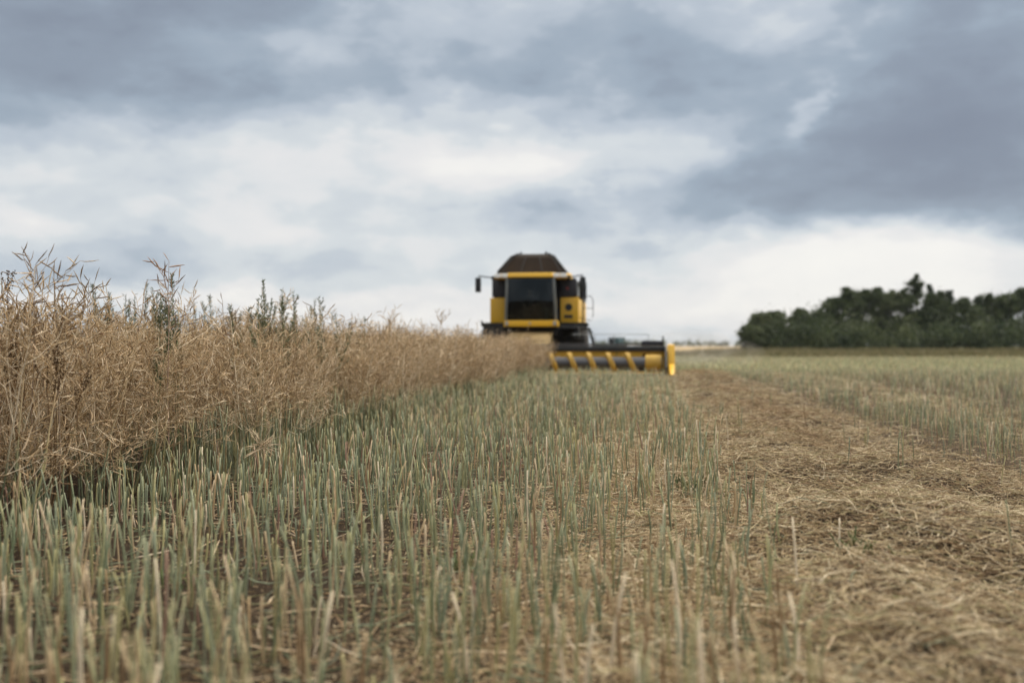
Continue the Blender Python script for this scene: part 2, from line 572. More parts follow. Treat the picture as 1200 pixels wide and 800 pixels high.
def rape_plant(seed, H=1.2, lod=1.0, nb=9, spacing=.025, low=.26):
    """Stem geometry and pod geometry of one ripe rapeseed plant."""
    r = np.random.default_rng(seed)
    st, pd = Geo(), Geo()
    k = 8
    t = np.linspace(0, 1, k)
    lean = r.normal(0, .07, 2)
    main = np.stack([lean[0] * t ** 1.6 * H + np.cumsum(r.normal(0, .008, k)), lean[1] * t ** 1.6 * H + np.cumsum(r.normal(0, .008, k)), t * H], 1)
    main[0, :2] = 0
    gcol = GREENSTEM[r.integers(0, len(GREENSTEM))] * r.uniform(.8, 1.1)
    tcol = TAN[r.integers(0, len(TAN))] * r.uniform(.7, 1.0)
    f = sstep(.28, .52, t)[:, None]
    cm = gcol * (1 - f) + tcol * f
    V, F, C = tubes(main[None], (np.linspace(.0058, .0016, k) * lod)[None], 5 if lod < 1.4 else 3, cm[None])
    st.add(V, F, C)
    lines = [main[5:]]
    kb = 5
    Pb, Rb, Cb = [], [], []
    for b in range(nb):
        tb = r.uniform(low, .88)
        i = int(tb * (k - 1))
        base = main[i] + (main[i + 1] - main[i]) * (tb * (k - 1) - i)
        a = b * 2.4 + r.uniform(-.5, .5)
        up = r.uniform(.35, 1.0)
        d = np.array([math.cos(a), math.sin(a), up])
        ln = polyline_branch(base, d, r.uniform(.22, .42) * (1.25 - tb * .55) * (H / 1.2), kb, r, r.uniform(.1, 1.0), .12)
        lines.append(ln)
        Pb.append(ln)
        Rb.append(np.linspace(.0022, .0010, kb) * lod)
        Cb.append(np.repeat((tcol * r.uniform(.85, 1.15))[None], kb, 0))
        if r.random() < .6:       # a side twig
            j = r.integers(1, 3)
            d2 = np.array([math.cos(a + r.uniform(-1.4, 1.4)), math.sin(a + r.uniform(-1.4, 1.4)), r.uniform(.1, 1.0)])
            l2 = polyline_branch(ln[j], d2, r.uniform(.10, .2), kb, r, .4, .12)
            lines.append(l2)
            Pb.append(l2)
            Rb.append(np.linspace(.0015, .0008, kb) * lod)
            Cb.append(np.repeat(tcol[None], kb, 0))
    V, F, C = tubes(np.array(Pb), np.array(Rb), 3, np.array(Cb))
    st.add(V, F, C)
    P, Rr, C = pods_on(lines, r, spacing * 1.12, lod, size=1.32)
    pd.add(*tubes(P, Rr, 3, C))
    return st.arrays(), pd.arrays()


def place(V, x, y, z, rz, sc_, lean):
    c, s = math.cos(rz), math.sin(rz)
    W = np.empty_like(V)
    W[:, 0] = (V[:, 0] * c - V[:, 1] * s) * sc_
    W[:, 1] = (V[:, 0] * s + V[:, 1] * c) * sc_
    W[:, 2] = V[:, 2] * sc_
    h = W[:, 2]
    W[:, 0] += lean[0] * h * np.minimum(1, h) + x
    W[:, 1] += lean[1] * h * np.minimum(1, h) + y
    W[:, 2] += z - 0.12 * (lean[0] ** 2 + lean[1] ** 2) * h
    return W


def stalks(n_pts, xs, ys, r, m, k, fat=1.0, hmul=1.0):
    """Cut stalk centre lines at the given places (arrays)."""
    n = len(xs)
    H = r.uniform(.15, .37, n) * hmul
    H = np.where(r.random(n) < .18, H * .6, H)
    lean = r.normal(0, .085, (n, 2))
    z0 = ground_z(xs, ys) - .01
    t = np.linspace(0, 1, k)
    P = np.empty((n, k + 1, 3))
    bend = r.normal(0, .035, (n, 2))
    for c, base in ((0, xs), (1, ys)):
        P[:, :k, c] = base[:, None] + lean[:, c:c + 1] * H[:, None] * t[None] + bend[:, c:c + 1] * np.sin(t * 3.1)[None] * H[:, None]
    P[:, :k, 2] = z0[:, None] + H[:, None] * t[None]
    P[:, k] = P[:, k - 1] + np.array([0, 0, .0004])
    w = r.uniform(.0022, .0050, n) * fat
    Rd = np.empty((n, k + 1))
    Rd[:, :k] = w[:, None] * (1.12 - .25 * t)[None]
    Rd[:, k] = 1e-4
    base = GREENSTEM[r.integers(0, len(GREENSTEM), n)] * r.uniform(.8, 1.2, (n, 1))
    dry = r.random(n)
    base = np.where((dry < .20)[:, None], TAN[r.integers(0, len(TAN), n)] * .8, base)
    base = np.where((dry > .98)[:, None], np.array([[.26, .15, .11]]), base)
    C = np.repeat(base[:, None], k + 1, 1)
    f = (np.concatenate([sstep(.78, 1.0, t), [1.0]]) * r.uniform(.1, .7))[None, :, None]
    C = C * (1 - f) + (CUT[None, None] * r.uniform(.75, 1.15, (n, 1, 1))) * f
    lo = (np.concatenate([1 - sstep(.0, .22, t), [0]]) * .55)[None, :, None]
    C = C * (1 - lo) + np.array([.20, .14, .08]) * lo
    return P, Rd, C


EDGE = -3.0


def edge_at(y):
    return EDGE + (vnoise(y * 0.7, 0 * y, 11) - .5) * 0.35 + (vnoise(y * 2.3, 0 * y, 12) - .5) * 0.2


pts = []
# (s range measured inward from the cut edge, y range, plants per square metre)
ZONES = [(0.0, 1.0, 4.0, 12.0, 40), (1.0, 2.3, 4.0, 12.0, 34), (0.0, 1.1, 12.0, 31.0, 44), (1.1, 2.6, 12.0, 31.0, 24), (2.3, 6.0, 4.5, 31, 7)]
for a, b, y0, y1, dn in ZONES:
    n = int((b - a) * (y1 - y0) * dn)
    yy = rng.uniform(y0, y1, n)
    dd = rng.uniform(a, b, n)
    ss_ = edge_at(yy) - dd
    xx = ss_ + ROW * yy
    keep = xx / yy > -0.66
    for x, y, d in zip(xx[keep], yy[keep], dd[keep]):
        pts.append((x, y, d))
# the uncut corner beyond the machine's left end
for _ in range(500):
    y = rng.uniform(31, 60)
    s = rng.uniform(-16, -8.8)
    pts.append((s + ROW * y, y, 4.0))
pts.sort(key=lambda p: p[0] ** 2 + p[1] ** 2 + (0 if p[2] < 1.0 else 400))
protos = [rape_plant(100 + i, nb=9 if i < 6 else 12, low=.26 if i < 6 else .10) for i in range(12)]
proto_obj = []
for (sv, pv) in protos:
    sm = mesh_from("rapeseed_stem", *sv, M_STEM)
    pm = mesh_from("rapeseed_pods", *pv, M_POD)
    proto_obj.append((sm, pm))
N_IND = 300
for i, (x, y, d) in enumerate(pts[:N_IND]):
    # towards the near end the plants are branched and podded almost to the ground
    sm, pm = proto_obj[6 + i % 6 if y < 7.2 - .5 * (i % 3) else i % 6]
    o = link("rapeseed_plant", sm)
    c = link("pods", pm, o)
    h = (rng.uniform(.72, 1.0) + (rng.random() < .16) * rng.uniform(.05, .16)) * (.87 + .28 * float(vnoise(x * 1.6, y * 1.6, 14))) * (1.07 - .07 * float(sstep(6.0, 9.0, y)))
    o.location = (x, y, float(ground_z(x, y)) - .01)
    o.scale = (h, h, h)
    out = max(0, .5 - d) * rng.uniform(0, .5)
    o.rotation_euler = (rng.normal(0, .13), rng.normal(0, .13) + out * .8 + .5 * float(vnoise(x * .9, y * .9, 15) - .5), rng.uniform(0, 6.28))
    tag(o, "ripe tan rapeseed plant at the near edge of the uncut crop", "rapeseed plant", "ripe rapeseed plants at the crop edge")

crop_s, crop_p = Geo(), Geo()
mid = [rape_plant(200 + i, lod=1.35, nb=7, spacing=.034) for i in range(7)]
far = [rape_plant(300 + i, lod=2.0, nb=6, spacing=.055) for i in range(6)]
for i, (x, y, d) in enumerate(pts[N_IND:]):
    if d < 1.1 and y < 14:
        sv, pv = protos[6 + i % 6 if y < 7 else i % 6]
    elif y < 20 and d < 2.4:
        sv, pv = mid[i % 7]
    else:
        sv, pv = far[i % 6]
    h = (rng.uniform(.74, 1.02) + (rng.random() < .16) * rng.uniform(.04, .16)) * (.87 + .28 * float(vnoise(x * 1.6, y * 1.6, 14))) * (1.07 - .07 * float(sstep(6.0, 9.0, y)))
    if d < .3 and y > 14:
        h *= rng.uniform(.75, 1.0)
    rz = rng.uniform(0, 6.28)
    out = max(0, .5 - d) * rng.uniform(0, .5)
    ln = (rng.normal(0, .12) + out * .9, rng.normal(0, .12))
    z = float(ground_z(x, y)) - .01
    crop_s.add(place(sv[0], x, y, z, rz, h, ln), sv[1], sv[2])
    crop_p.add(place(pv[0], x, y, z, rz, h, ln), pv[1], pv[2])
ys_ = rng.uniform(4.0, 30.5, 6200)
ds_ = rng.uniform(-.05, .8, 6200)
ss_ = edge_at(ys_) - ds_
xs_ = ss_ + ROW * ys_
kk = (xs_ / ys_ > -.62) & (ys_ > 6.0 + 1.5 * rng.random(6200))
P, Rd, C = stalks(0, xs_[kk], ys_[kk], np.random.default_rng(41), 4, 4, .9, np.where(ys_[kk] < 11, 1.55, 1.15))
crop_s.add(*tubes(P, Rd * (1 + P[:, :1, 1] * .03), 3, C))
o = link("standing_crop", crop_s.mesh("crop_stems", M_STEM))
link("pods", crop_p.mesh("crop_pods", M_POD), o)
tag(o, "mass of uncut ripe rapeseed stretching back to the harvester", "crop", kind="stuff")

# the plants that stand out against the sky: pale, nearly pod-only tops
def tall_plant(label, col, row, s, seed, n_br, spread, tone, blen=(.10, .2), podsize=1.2):
    Y = -s / (ROW - (col - 600) / FPX)
    p = px(col, row, Y)
    H = p.z
    r = np.random.default_rng(seed)
    st, pd = Geo(), Geo()
    k = 8
    t = np.linspace(0, 1, k)
    main = np.stack([np.cumsum(r.normal(0, .008, k)), np.cumsum(r.normal(0, .006, k)), t * (H - .02)], 1)
    main -= main[0]
    cm = np.repeat(np.array([tone]) * .8, k, 0)
    st.add(*tubes(main[None], np.linspace(.006, .0014, k)[None], 5, cm[None]))
    lines = [main[6:]]
    for b in range(n_br):
        tb = r.uniform(.66, .93)
        i = int(tb * (k - 1))
        base = main[i] + (main[i + 1] - main[i]) * (tb * (k - 1) - i)
        a = b * 2.4 + r.uniform(-.5, .5)
        ln = polyline_branch(base, np.array([math.cos(a) * spread, math.sin(a) * spread, 1.0]), r.uniform(*blen), 5, r, .8, .1)
        lines.append(ln)
        st.add(*tubes(ln[None], np.linspace(.0022, .0012, 5)[None], 4, np.repeat(np.array([tone]), 5, 0)[None]))
    P, Rr, C = pods_on(lines, r, .03, 1.15, .15, podsize, .65)
    C = C * 0 + np.array(tone) * r.uniform(.75, 1.15, (len(C), 1, 1))
    pd.add(*tubes(P, Rr, 4, C))
    o = link("tall_rapeseed_plant", st.mesh("tall_stem", M_STEM))
    link("pods", pd.mesh("tall_pods", M_POD), o)
    o.location = (p.x, Y, float(ground_z(p.x, Y)))
    tag(o, label, "rapeseed plant", "rapeseed plants rising above the crop")


PINK = (.46, .32, .235)
BROWN = (.36, .265, .185)
tall_plant("tallest pale pinkish rapeseed plant with long pods fanned out against the sky", 196, 303, -3.15, 1, 6, .9, PINK, (.10, .17), 1.5)
tall_plant("wispy rapeseed top with thin grey branches, leftmost tall one against the sky", 42, 308, -3.3, 2, 5, .6, BROWN, (.12, .22), 1.3)
tall_plant("brown rapeseed top with two long upright pods beside the wispy grey top", 72, 313, -3.2, 3, 4, 1.0, BROWN, (.12, .2), 1.4)
tall_plant("tan rapeseed top leaning over with a drooping tip behind the front plants", 102, 325, -3.6, 4, 4, .8, (.36, .27, .18), (.1, .2), 1.3)
tall_plant("thin pale rapeseed stalks rising between the dark weeds in the middle of the crop", 262, 352, -3.5, 5, 4, .5, (.36, .27, .18))
tall_plant("fine feathery tan rapeseed top nearest the harvester on the crop skyline", 515, 366, -3.4, 6, 7, .9, TAN[0] * .9, (.15, .25), 1.6)
tall_plant("bushy tan rapeseed top on the skyline left of the feathery one", 458, 368, -3.4, 7, 7, .9, TAN[3], (.15, .25), 1.5)


# ------------------------------------------------------------------ weeds above the crop
def weed(label, col, row, s, seed, kind="green", width=1.0, tiers=9, cat="weed"):
    Y = -s / (ROW - (col - 600) / FPX)
    p = px(col, row, Y)
    H = p.z
    r = np.random.default_rng(seed)
    st, fo = Geo(), Geo()
    k = 8
    t = np.linspace(0, 1, k)
    main = np.stack([np.cumsum(r.normal(0, .010, k)), np.cumsum(r.normal(0, .008, k)), t * H], 1)
    main -= main[0]
    if kind == "green":
        sc0, lc = np.array([.19, .20, .095]), np.array([[.165, .195, .105], [.20, .225, .13], [.125, .15, .08], [.25, .235, .13]])
    else:
        sc0, lc = np.array([.16, .10, .05]), np.array([[.13, .075, .035], [.17, .10, .045], [.085, .05, .025]])
    st.add(*tubes(main[None], np.linspace(.006, .0015, k)[None], 5, np.repeat(sc0[None], k, 0)[None]))
    lines = [main[5:]]
    stems = [main]
    for sgl in range(int(r.integers(1, 4))):          # more stems from the same root
        f_ = r.uniform(.78, .95)
        sd_ = r.normal(0, .075, 2) * width * 1.6
        m2 = main * np.array([1, 1, f_]) + np.stack([sd_[0] * t ** 1.3, sd_[1] * t ** 1.3, 0 * t], 1)
        stems.append(m2)
        lines.append(m2[5:])
        st.add(*tubes(m2[None], np.linspace(.005, .0012, k)[None], 4, np.repeat(sc0[None], k, 0)[None]))
    main0 = main
    for b in range(tiers + 5):
        main = stems[b % len(stems)]
        tb = r.uniform(.55, .95) if kind == "green" else r.uniform(.74, .97)
        i = min(k - 2, int(tb * (k - 1)))
        base = main[i] + (main[i + 1] - main[i]) * (tb * (k - 1) - i)
        a = b * 2.4 + r.uniform(-.5, .5)
        ln = polyline_branch(base, np.array([math.cos(a) * .75 * width, math.sin(a) * .75 * width, 1.0]), r.uniform(.10, .24) * (1.5 - tb), 5, r, .7, .07)
        lines.append(ln)
        st.add(*tubes(ln[None], np.linspace(.002, .001, 5)[None], 3, np.repeat(sc0[None], 5, 0)[None]))
    for ln in lines:
        n = int(np.linalg.norm(ln[-1] - ln[0]) / (.0042 if kind == "green" else .0052)) + 4
        tt = r.uniform(.1, 1.0, n)
        seg = np.linspace(0, 1, len(ln))
        pos = np.stack([np.interp(tt, seg, ln[:, c]) for c in range(3)], 1)
        d = rand_dirs(n, -.1, 1.0, r) + np.array([0, 0, .5 if kind == "green" else .1])
        d /= np.linalg.norm(d, axis=1, keepdims=True)
        if kind == "green":
            L = r.uniform(.012, .034, n)[:, None]
            w = r.uniform(.0014, .0030, n)
        else:
            L = r.uniform(.006, .011, n)[:, None]
            w = r.uniform(.0028, .0045, n)
        off = r.uniform(.001, .010, n)[:, None]
        P = np.stack([pos + d * off, pos + d * (off + L * .45), pos + d * (off + L)], 1)
        Rr = np.stack([w * .4, w, w * .15], 1)
        C = np.repeat((lc[r.integers(0, len(lc), n)] * r.uniform(.7, 1.2, (n, 1)))[:, None], 3, 1)
        fo.add(*tubes(P, Rr, 4, C))
    main = main0
    # leaves lower down the stem, thinning out into the crop
    n = 26 if kind == "green" else 5
    zz = r.uniform(.35, .8, n) * H
    pos = np.stack([np.interp(zz, main[:, 2], main[:, c]) for c in range(3)], 1)
    d = rand_dirs(n, .1, .7, r)
    L = r.uniform(.03, .07, n)[:, None]
    P = np.stack([pos, pos + d * L * .5, pos + d * L + np.array([0, 0, -.008])], 1)
    C = np.repeat((lc[r.integers(0, len(lc), n)] * 1.2)[:, None], 3, 1)
    fo.add(*tubes(P, np.stack([np.full(n, .001), r.uniform(.004, .007, n), np.full(n, .0006)], 1), 4, C))
    o = link("tall_weed" if kind == "green" else "dock_weed", st.mesh("weed_stem", M_STEM))
    link("foliage" if kind == "green" else "seed_head", fo.mesh("weed_foliage", M_LEAF), o)
    o.location = (p.x, Y, float(ground_z(p.x, Y)))
    o.rotation_euler = (0, r.normal(0, .03), 0)
    tag(o, label, cat, "weeds standing above the crop")


W = [("slim dark green weed spire just right of the tallest pale rapeseed plant", 214, 325, -3.2, "green", .6, 9),
     ("short dark green weed spire just left of the tallest pale rapeseed plant", 177, 348, -3.3, "green", .6, 8),
     ("out of focus green weed with two thick spires left of the pale rapeseed plant", 121, 336, -4.6, "green", .6, 10),
     ("small blurred green weed spire right beside the thick double spire", 128, 348, -4.3, "green", .5, 6),
     ("thin faded green weed with a bent tip standing far back in the crop", 162, 328, -4.8, "green", .6, 5),
     ("low faded green weed left of the bent-tipped one", 149, 346, -4.8, "green", .6, 5),
     ("tallest tapering olive weed spire in the middle of the crop skyline", 306, 330, -3.25, "green", .6, 12),
     ("slanting dark green weed with a leafy top left of the olive spire", 288, 353, -3.3, "green", 1.0, 9),
     ("bushy upright green weed with a blunt leafy top", 331, 341, -3.2, "green", .7, 12),
     ("open branching green weed with a drooping tip right of the blunt one", 350, 345, -3.3, "green", 1.0, 7),
     ("small pointed green weed spire standing alone in front of the pale horizon", 367, 352, -4.2, "green", .5, 6),
     ("wide branching green weed, the last tall one towards the harvester", 384, 348, -3.3, "green", 1.3, 9),
     ("thin green weed rising from the edge of the crop beyond the wide branching one", 398, 368, -3.3, "green", .8, 6),
     ("faded green weed between the slim spire and the thin pale stalks", 246, 350, -4.6, "green", .7, 7),
     ("blurred green weed low on the skyline beside the thin pale stalks", 232, 358, -4.8, "green", .6, 6),
     ("pale green weed sprig poking up directly left of the thick blunt leafy weed", 320, 352, -3.6, "green", .8, 7),
     ("low green weed tuft on the skyline directly left of the slanting leafy weed", 272, 360, -3.5, "green", .9, 8),
     ("green weed with a curled tip between the tall pale rapeseed and the short dark spire", 186, 340, -3.8, "green", .8, 8),
     ("small green weed tip on the crop skyline where it starts to fall towards the harvester", 432, 371, -3.4, "green", .9, 7),
     ("broad green weed half sunk in the crop below the wide branching one", 376, 372, -3.15, "green", 1.2, 9),
     ("brown dock weed with dark clustered seeds at the far left of the crop", 20, 322, -3.45, "dock", .9, 8),
     ("brown dock weed with arching seed head beside the brown rapeseed top", 83, 341, -3.45, "dock", 1.1, 7),
     ("dark brown dock weed cut off by the left edge of the picture", 2, 338, -3.45, "dock", .9, 8),
     ("rusty dock weed arching left in front of the olive spire", 280, 366, -3.45, "dock", 1.3, 7),
     ("dark dried dock weed sunk inside the crop wall near the left", 56, 398, -3.25, "dock", 1.6, 1)]
for i, (lb, c, r_, s, k, wd, ti) in enumerate(W):
    weed(lb, c, r_, s, 500 + i, k, wd, ti)


# a pale plant that has tipped out of the crop edge
def bent_plant():
    r = np.random.default_rng(77)
    Y = 6.5
    q = px(306, 521, Y)
    base = np.array([q.x - .22, Y + .12, 0.0])
    top = np.array(q)
    t = np.linspace(0, 1, 9)[:, None]
    ctrl = np.array([q.x - .12, Y + .05, .62])
    main = base * (1 - t) ** 2 + ctrl * 2 * t * (1 - t) + top * t ** 2
    st, pd = Geo(), Geo()
    st.add(*tubes(main[None], np.linspace(.0055, .003, 9)[None], 5, np.repeat(np.array([[.36, .30, .18]]), 9, 0)[None]))
    n = 62
    d = rand_dirs(n, -.8, .8, r)
    ln = np.stack([polyline_branch(top + r.normal(0, .012, 3), d[i], r.uniform(.09, .18), 4, r, .1, .12) for i in range(n)])
    C = np.repeat((np.array([[.66, .53, .37]]) * r.uniform(.75, 1.1, (n, 1)))[:, None], 4, 1)
    pd.add(*tubes(ln, np.stack([np.full(n, .0010), np.full(n, .0016), np.full(n, .0026), np.full(n, .0007)], 1), 4, C))
    o = link("bent_rapeseed_plant", st.mesh("bent_stem", M_STEM))
    link("pods", pd.mesh("bent_pods", M_POD), o)
    tag(o, "pale dried rapeseed head tipped out of the crop edge in a spiky starburst", "rapeseed plant")


bent_plant()

# ------------------------------------------------------------------ stubble
def stub_density(s):
    left = sstep(-3.6, -3.1, s) * (1 - sstep(-.9, .4, s)) * 1.0
    inn = sstep(-.9, -.2, s) * (1 - sstep(.40, .70, s)) * .55
    right = sstep(2.5, 3.1, s) * (1 - sstep(3.8, 4.3, s)) * .8 + sstep(5.3, 5.9, s) * .75
    sw2 = sstep(3.8, 4.3, s) * (1 - sstep(5.3, 5.9, s)) * .4
    return np.maximum.reduce([left, inn, right, sw2, np.full_like(s, .02)])


def scatter(n, y0, y1, s0, s1, dens, rows=0.0):
    ys = rng.uniform(y0, y1, n)
    s = rng.uniform(s0, s1, n)
    if rows:
        s = np.round(s / rows) * rows + rng.normal(0, rows * .24, n)
    k = rng.random(n) < dens(s) * (.45 + 1.1 * vnoise(s * 2.3, ys * 2.3, 21)) / 1.0
    xs = s + ROW * ys
    k &= np.abs(xs) < ys * .62 + 1.0
    return xs[k], ys[k]


def clump(xs, ys):
    """Several cut stems rise from most roots."""
    k = rng.choice([1, 1, 1, 2, 2, 3], len(xs))
    return np.repeat(xs, k) + rng.normal(0, .014, k.sum()), np.repeat(ys, k) + rng.normal(0, .014, k.sum())


nx_, ny_ = clump(*scatter(int(82 * 5.6 * 12.2), 1.35, 13.5, -3.4, 2.2, stub_density, .14))
order = np.argsort(nx_ ** 2 + ny_ ** 2)
vis = np.abs(nx_) / np.maximum(ny_, .1) < .53
order = np.concatenate([order[vis[order]], order[~vis[order]]])
N_ST = 300
stalk_mesh = []
r_ = np.random.default_rng(31)
for i in range(14):
    P, Rd, C = stalks(1, np.zeros(1), np.full(1, -100.0), r_, 7, 5)
    P -= P[:, :1]
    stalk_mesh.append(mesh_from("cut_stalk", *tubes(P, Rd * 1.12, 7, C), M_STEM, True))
for j, i in enumerate(order[:N_ST]):
    o = link("stubble_stalk", stalk_mesh[j % 14])
    x, y = float(nx_[i]), float(ny_[i])
    o.location = (x, y, float(ground_z(x, y)) - .01)
    h = rng.uniform(.8, 1.15)
    o.scale = (rng.uniform(.85, 1.2),) * 2 + (h,)
    o.rotation_euler = (rng.normal(0, .05), rng.normal(0, .05), rng.uniform(0, 6.28))
    tag(o, "cut grey-green rapeseed stalk standing in the stubble close to the camera", "stubble stalk", "cut stalks standing closest to the camera")
rest = order[N_ST:]
stub = Geo()
r_ = np.random.default_rng(32)
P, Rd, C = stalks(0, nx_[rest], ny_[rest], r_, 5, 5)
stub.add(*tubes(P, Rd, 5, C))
x2, y2 = scatter(int(110 * 9 * 10), 4.0, 14, 2.2, 11, stub_density, .14)
P, Rd, C = stalks(0, x2, y2, r_, 5, 4, .8, .9)
stub.add(*tubes(P, Rd, 4, C))
x3, y3 = scatter(int(80 * 5 * 20), 13.5, 34, -3.6, 2.2, stub_density, .14)
P, Rd, C = stalks(0, x3, y3, r_, 4, 3, 1.25)
stub.add(*tubes(P, Rd, 3, C))
x4, y4 = scatter(int(42 * 22 * 22), 14, 36, 2.2, 22, stub_density, .14)
P, Rd, C = stalks(0, x4, y4, r_, 4, 3, 1.3, .9)
stub.add(*tubes(P, Rd, 3, C))
x5, y5 = scatter(26000, 36, 80, -2, 42, lambda s: np.full_like(s, .55), .3)
P, Rd, C = stalks(0, x5, y5, r_, 4, 3, 2.2, .8)
stub.add(*tubes(P, Rd, 3, C))
o = link("stubble", stub.mesh("stubble", M_STEM, True))
tag(o, "grey-green cut rapeseed stubble spreading across the field in rows", "stubble", kind="stuff")

# ------------------------------------------------------------------ straw and chaff
def lying(n, y0, y1, s0, s1, dens, Lr, wr, lift, tilt, cols, k=4):
    ys = y0 + (y1 - y0) * rng.random(n) ** 1.15
    s = rng.uniform(s0, s1, n)
    kq = rng.random(n) < dens(s, ys)
    ys, s = ys[kq], s[kq]
    xs = s + ROW * ys
    kq = np.abs(xs) < ys * .6 + .8
    xs, ys = xs[kq], ys[kq]
    n = len(xs)
    d = rand_dirs(n, -tilt, tilt)
    d[:, 2] *= rng.random(n)
    d /= np.linalg.norm(d, axis=1, keepdims=True)
    L = rng.uniform(*Lr, n)
    t = np.linspace(-.5, .5, k)
    side = np.cross(d, rand_dirs(n))
    P = np.stack([xs, ys, ground_z(xs, ys) + rng.uniform(.002, 1, n) ** 1.5 * lift], 1)[:, None] + d[:, None] * (t[None, :, None] * L[:, None, None])
    P += side[:, None] * ((t ** 2)[None, :, None] * (L * rng.uniform(-.9, .9, n))[:, None, None])
    gz = ground_z(P[..., 0], P[..., 1]) + .002
    P[..., 2] = np.maximum(P[..., 2], gz)
    w = rng.uniform(*wr, n)
    Rd = np.repeat(w[:, None], k, 1)
    Rd[:, 0] *= .55
    Rd[:, -1] *= .35
    base = cols[rng.integers(0, len(cols), n)] * rng.uniform(.75, 1.25, (n, 1))
    # the middle of the swath is weathered, reddish brown straw; its flanks are pale chaff
    sq = xs - ROW * ys
    br = np.exp(-((sq - 1.65 - .5 * (vnoise(ys * .8, xs * .3, 37) - .5)) / .62) ** 2) * sstep(.25, .6, vnoise(xs * 1.1, ys * .7, 38)) * sstep(4.5, 7.5, ys)
    base = base * (1 - br[:, None] * np.array([.24, .32, .38]))
    C = np.repeat(base[:, None], k, 1)
    return tubes(P, Rd, 3, C)


STRAW = np.array([[.55, .43, .265], [.43, .31, .175], [.63, .51, .335], [.29, .19, .10], [.52, .415, .24], [.20, .125, .065], [.37, .32, .16], [.77, .66, .465], [.57, .46, .29]])


def d_swath(s, y):
    q = s + (vnoise(y * .9, s * .9, 33) - .5) * 1.1 + (vnoise(y * 3.1, s * 3.1, 35) - .5) * .6
    return np.clip(sstep(-.4, .45, q) * (1 - sstep(1.9, 2.9, q)) * (.25 + 1.2 * vnoise(s * 3, y * 3, 34)) + .05, 0, 1)


def d_sw2(s, y):
    w2 = sstep(3.7, 4.4, s) * (1 - sstep(5.2, 6.0, s))
    return np.clip(w2 * .8 + .05, 0, 1)


straw = Geo()
straw.add(*lying(26000, 1.6, 9, -.8, 4.2, d_swath, (.06, .24), (.0010, .0026), .085, .6, STRAW))
straw.add(*lying(70000, 1.6, 9, -.8, 4.2, d_swath, (.02, .085), (.0012, .0032), .06, .7, STRAW, 3))
straw.add(*lying(16000, 9, 18, -.8, 4.2, d_swath, (.06, .28), (.0016, .0034), .09, .6, STRAW))
straw.add(*lying(34000, 9, 18, -.8, 4.2, d_swath, (.03, .11), (.0020, .0042), .07, .7, STRAW, 3))
straw.add(*lying(18000, 18, 36, -.8, 3.6, d_swath, (.1, .35), (.003, .006), .09, .4, STRAW))
straw.add(*lying(9000, 6, 16, 3.2, 6.6, d_sw2, (.06, .26), (.0015, .003), .05, .4, STRAW))
straw.add(*lying(6000, 16, 34, 3.2, 6.6, d_sw2, (.1, .35), (.003, .006), .07, .4, STRAW))
o = link("straw_swath", straw.mesh("straw", M_STRAW))
tag(o, "brown and tan threshed straw lying in a loose swath along the field", "straw", kind="stuff")

CHAFF = np.array([[.54, .42, .25], [.44, .32, .18], [.64, .53, .35], [.30, .20, .10], [.40, .31, .17]])


def d_chaff(s, y):
    c = sstep(-1.9, -.2, s) * .85 + .10
    return np.clip(c * (.25 + 1.3 * vnoise(s * 2.2, y * 2.2, 41) ** 1.3), 0, 1)


chaff = Geo()
chaff.add(*lying(44000, 1.6, 8, -3.4, 2.8, d_chaff, (.018, .05), (.0016, .0036), .014, .3, CHAFF, 3))
chaff.add(*lying(22000, 8, 17, -3.4, 2.8, d_chaff, (.025, .06), (.0025, .005), .016, .3, CHAFF, 3))
chaff.add(*lying(5000, 4, 14, 2.6, 8, lambda s, y: np.full_like(s, .7), (.02, .06), (.0016, .0036), .015, .3, CHAFF, 3))
chaff.add(*lying(3800, 1.8, 10, -3.3, .9, lambda s, y: np.full_like(s, .8), (.08, .30), (.0016, .0038), .05, .5, np.concatenate([GREENSTEM * .9, TAN * .8]), 4))
chaff.add(*lying(3000, 10, 20, -3.3, .9, lambda s, y: np.full_like(s, .8), (.08, .30), (.002, .005), .05, .5, np.concatenate([GREENSTEM * .9, TAN * .8]), 4))
o = link("chaff_litter", chaff.mesh("chaff", M_STRAW))
tag(o, "pale broken pod shells and chaff strewn over the soil between the stalks", "chaff", kind="stuff")


def seedling(label, x, y, n, h, cols, seed, spread=.05):
    r = np.random.default_rng(seed)
    d = rand_dirs(n, .45, 1.0, r)
    b = np.stack([r.normal(0, spread, n), r.normal(0, spread, n), np.zeros(n)], 1)
    L = r.uniform(.5, 1.0, n)[:, None] * h
    P = np.stack([b, b + d * L * .4, b + d * L * .8 + np.array([0, 0, .01]), b + d * L + np.array([0, 0, -.015])], 1)
    w = r.uniform(.002, .005, n)
    Rd = np.stack([w * .5, w, w * .8, w * .15], 1)
    C = np.repeat((cols[r.integers(0, len(cols), n)] * r.uniform(.8, 1.2, (n, 1)))[:, None], 4, 1)
    g = Geo()
    g.add(*tubes(P, Rd, 4, C))
    o = link("weed_tuft", g.mesh("tuft", M_LEAF))
    o.location = (x, y, float(ground_z(x, y)))
    tag(o, label, "weed", "green tufts in the stubble")


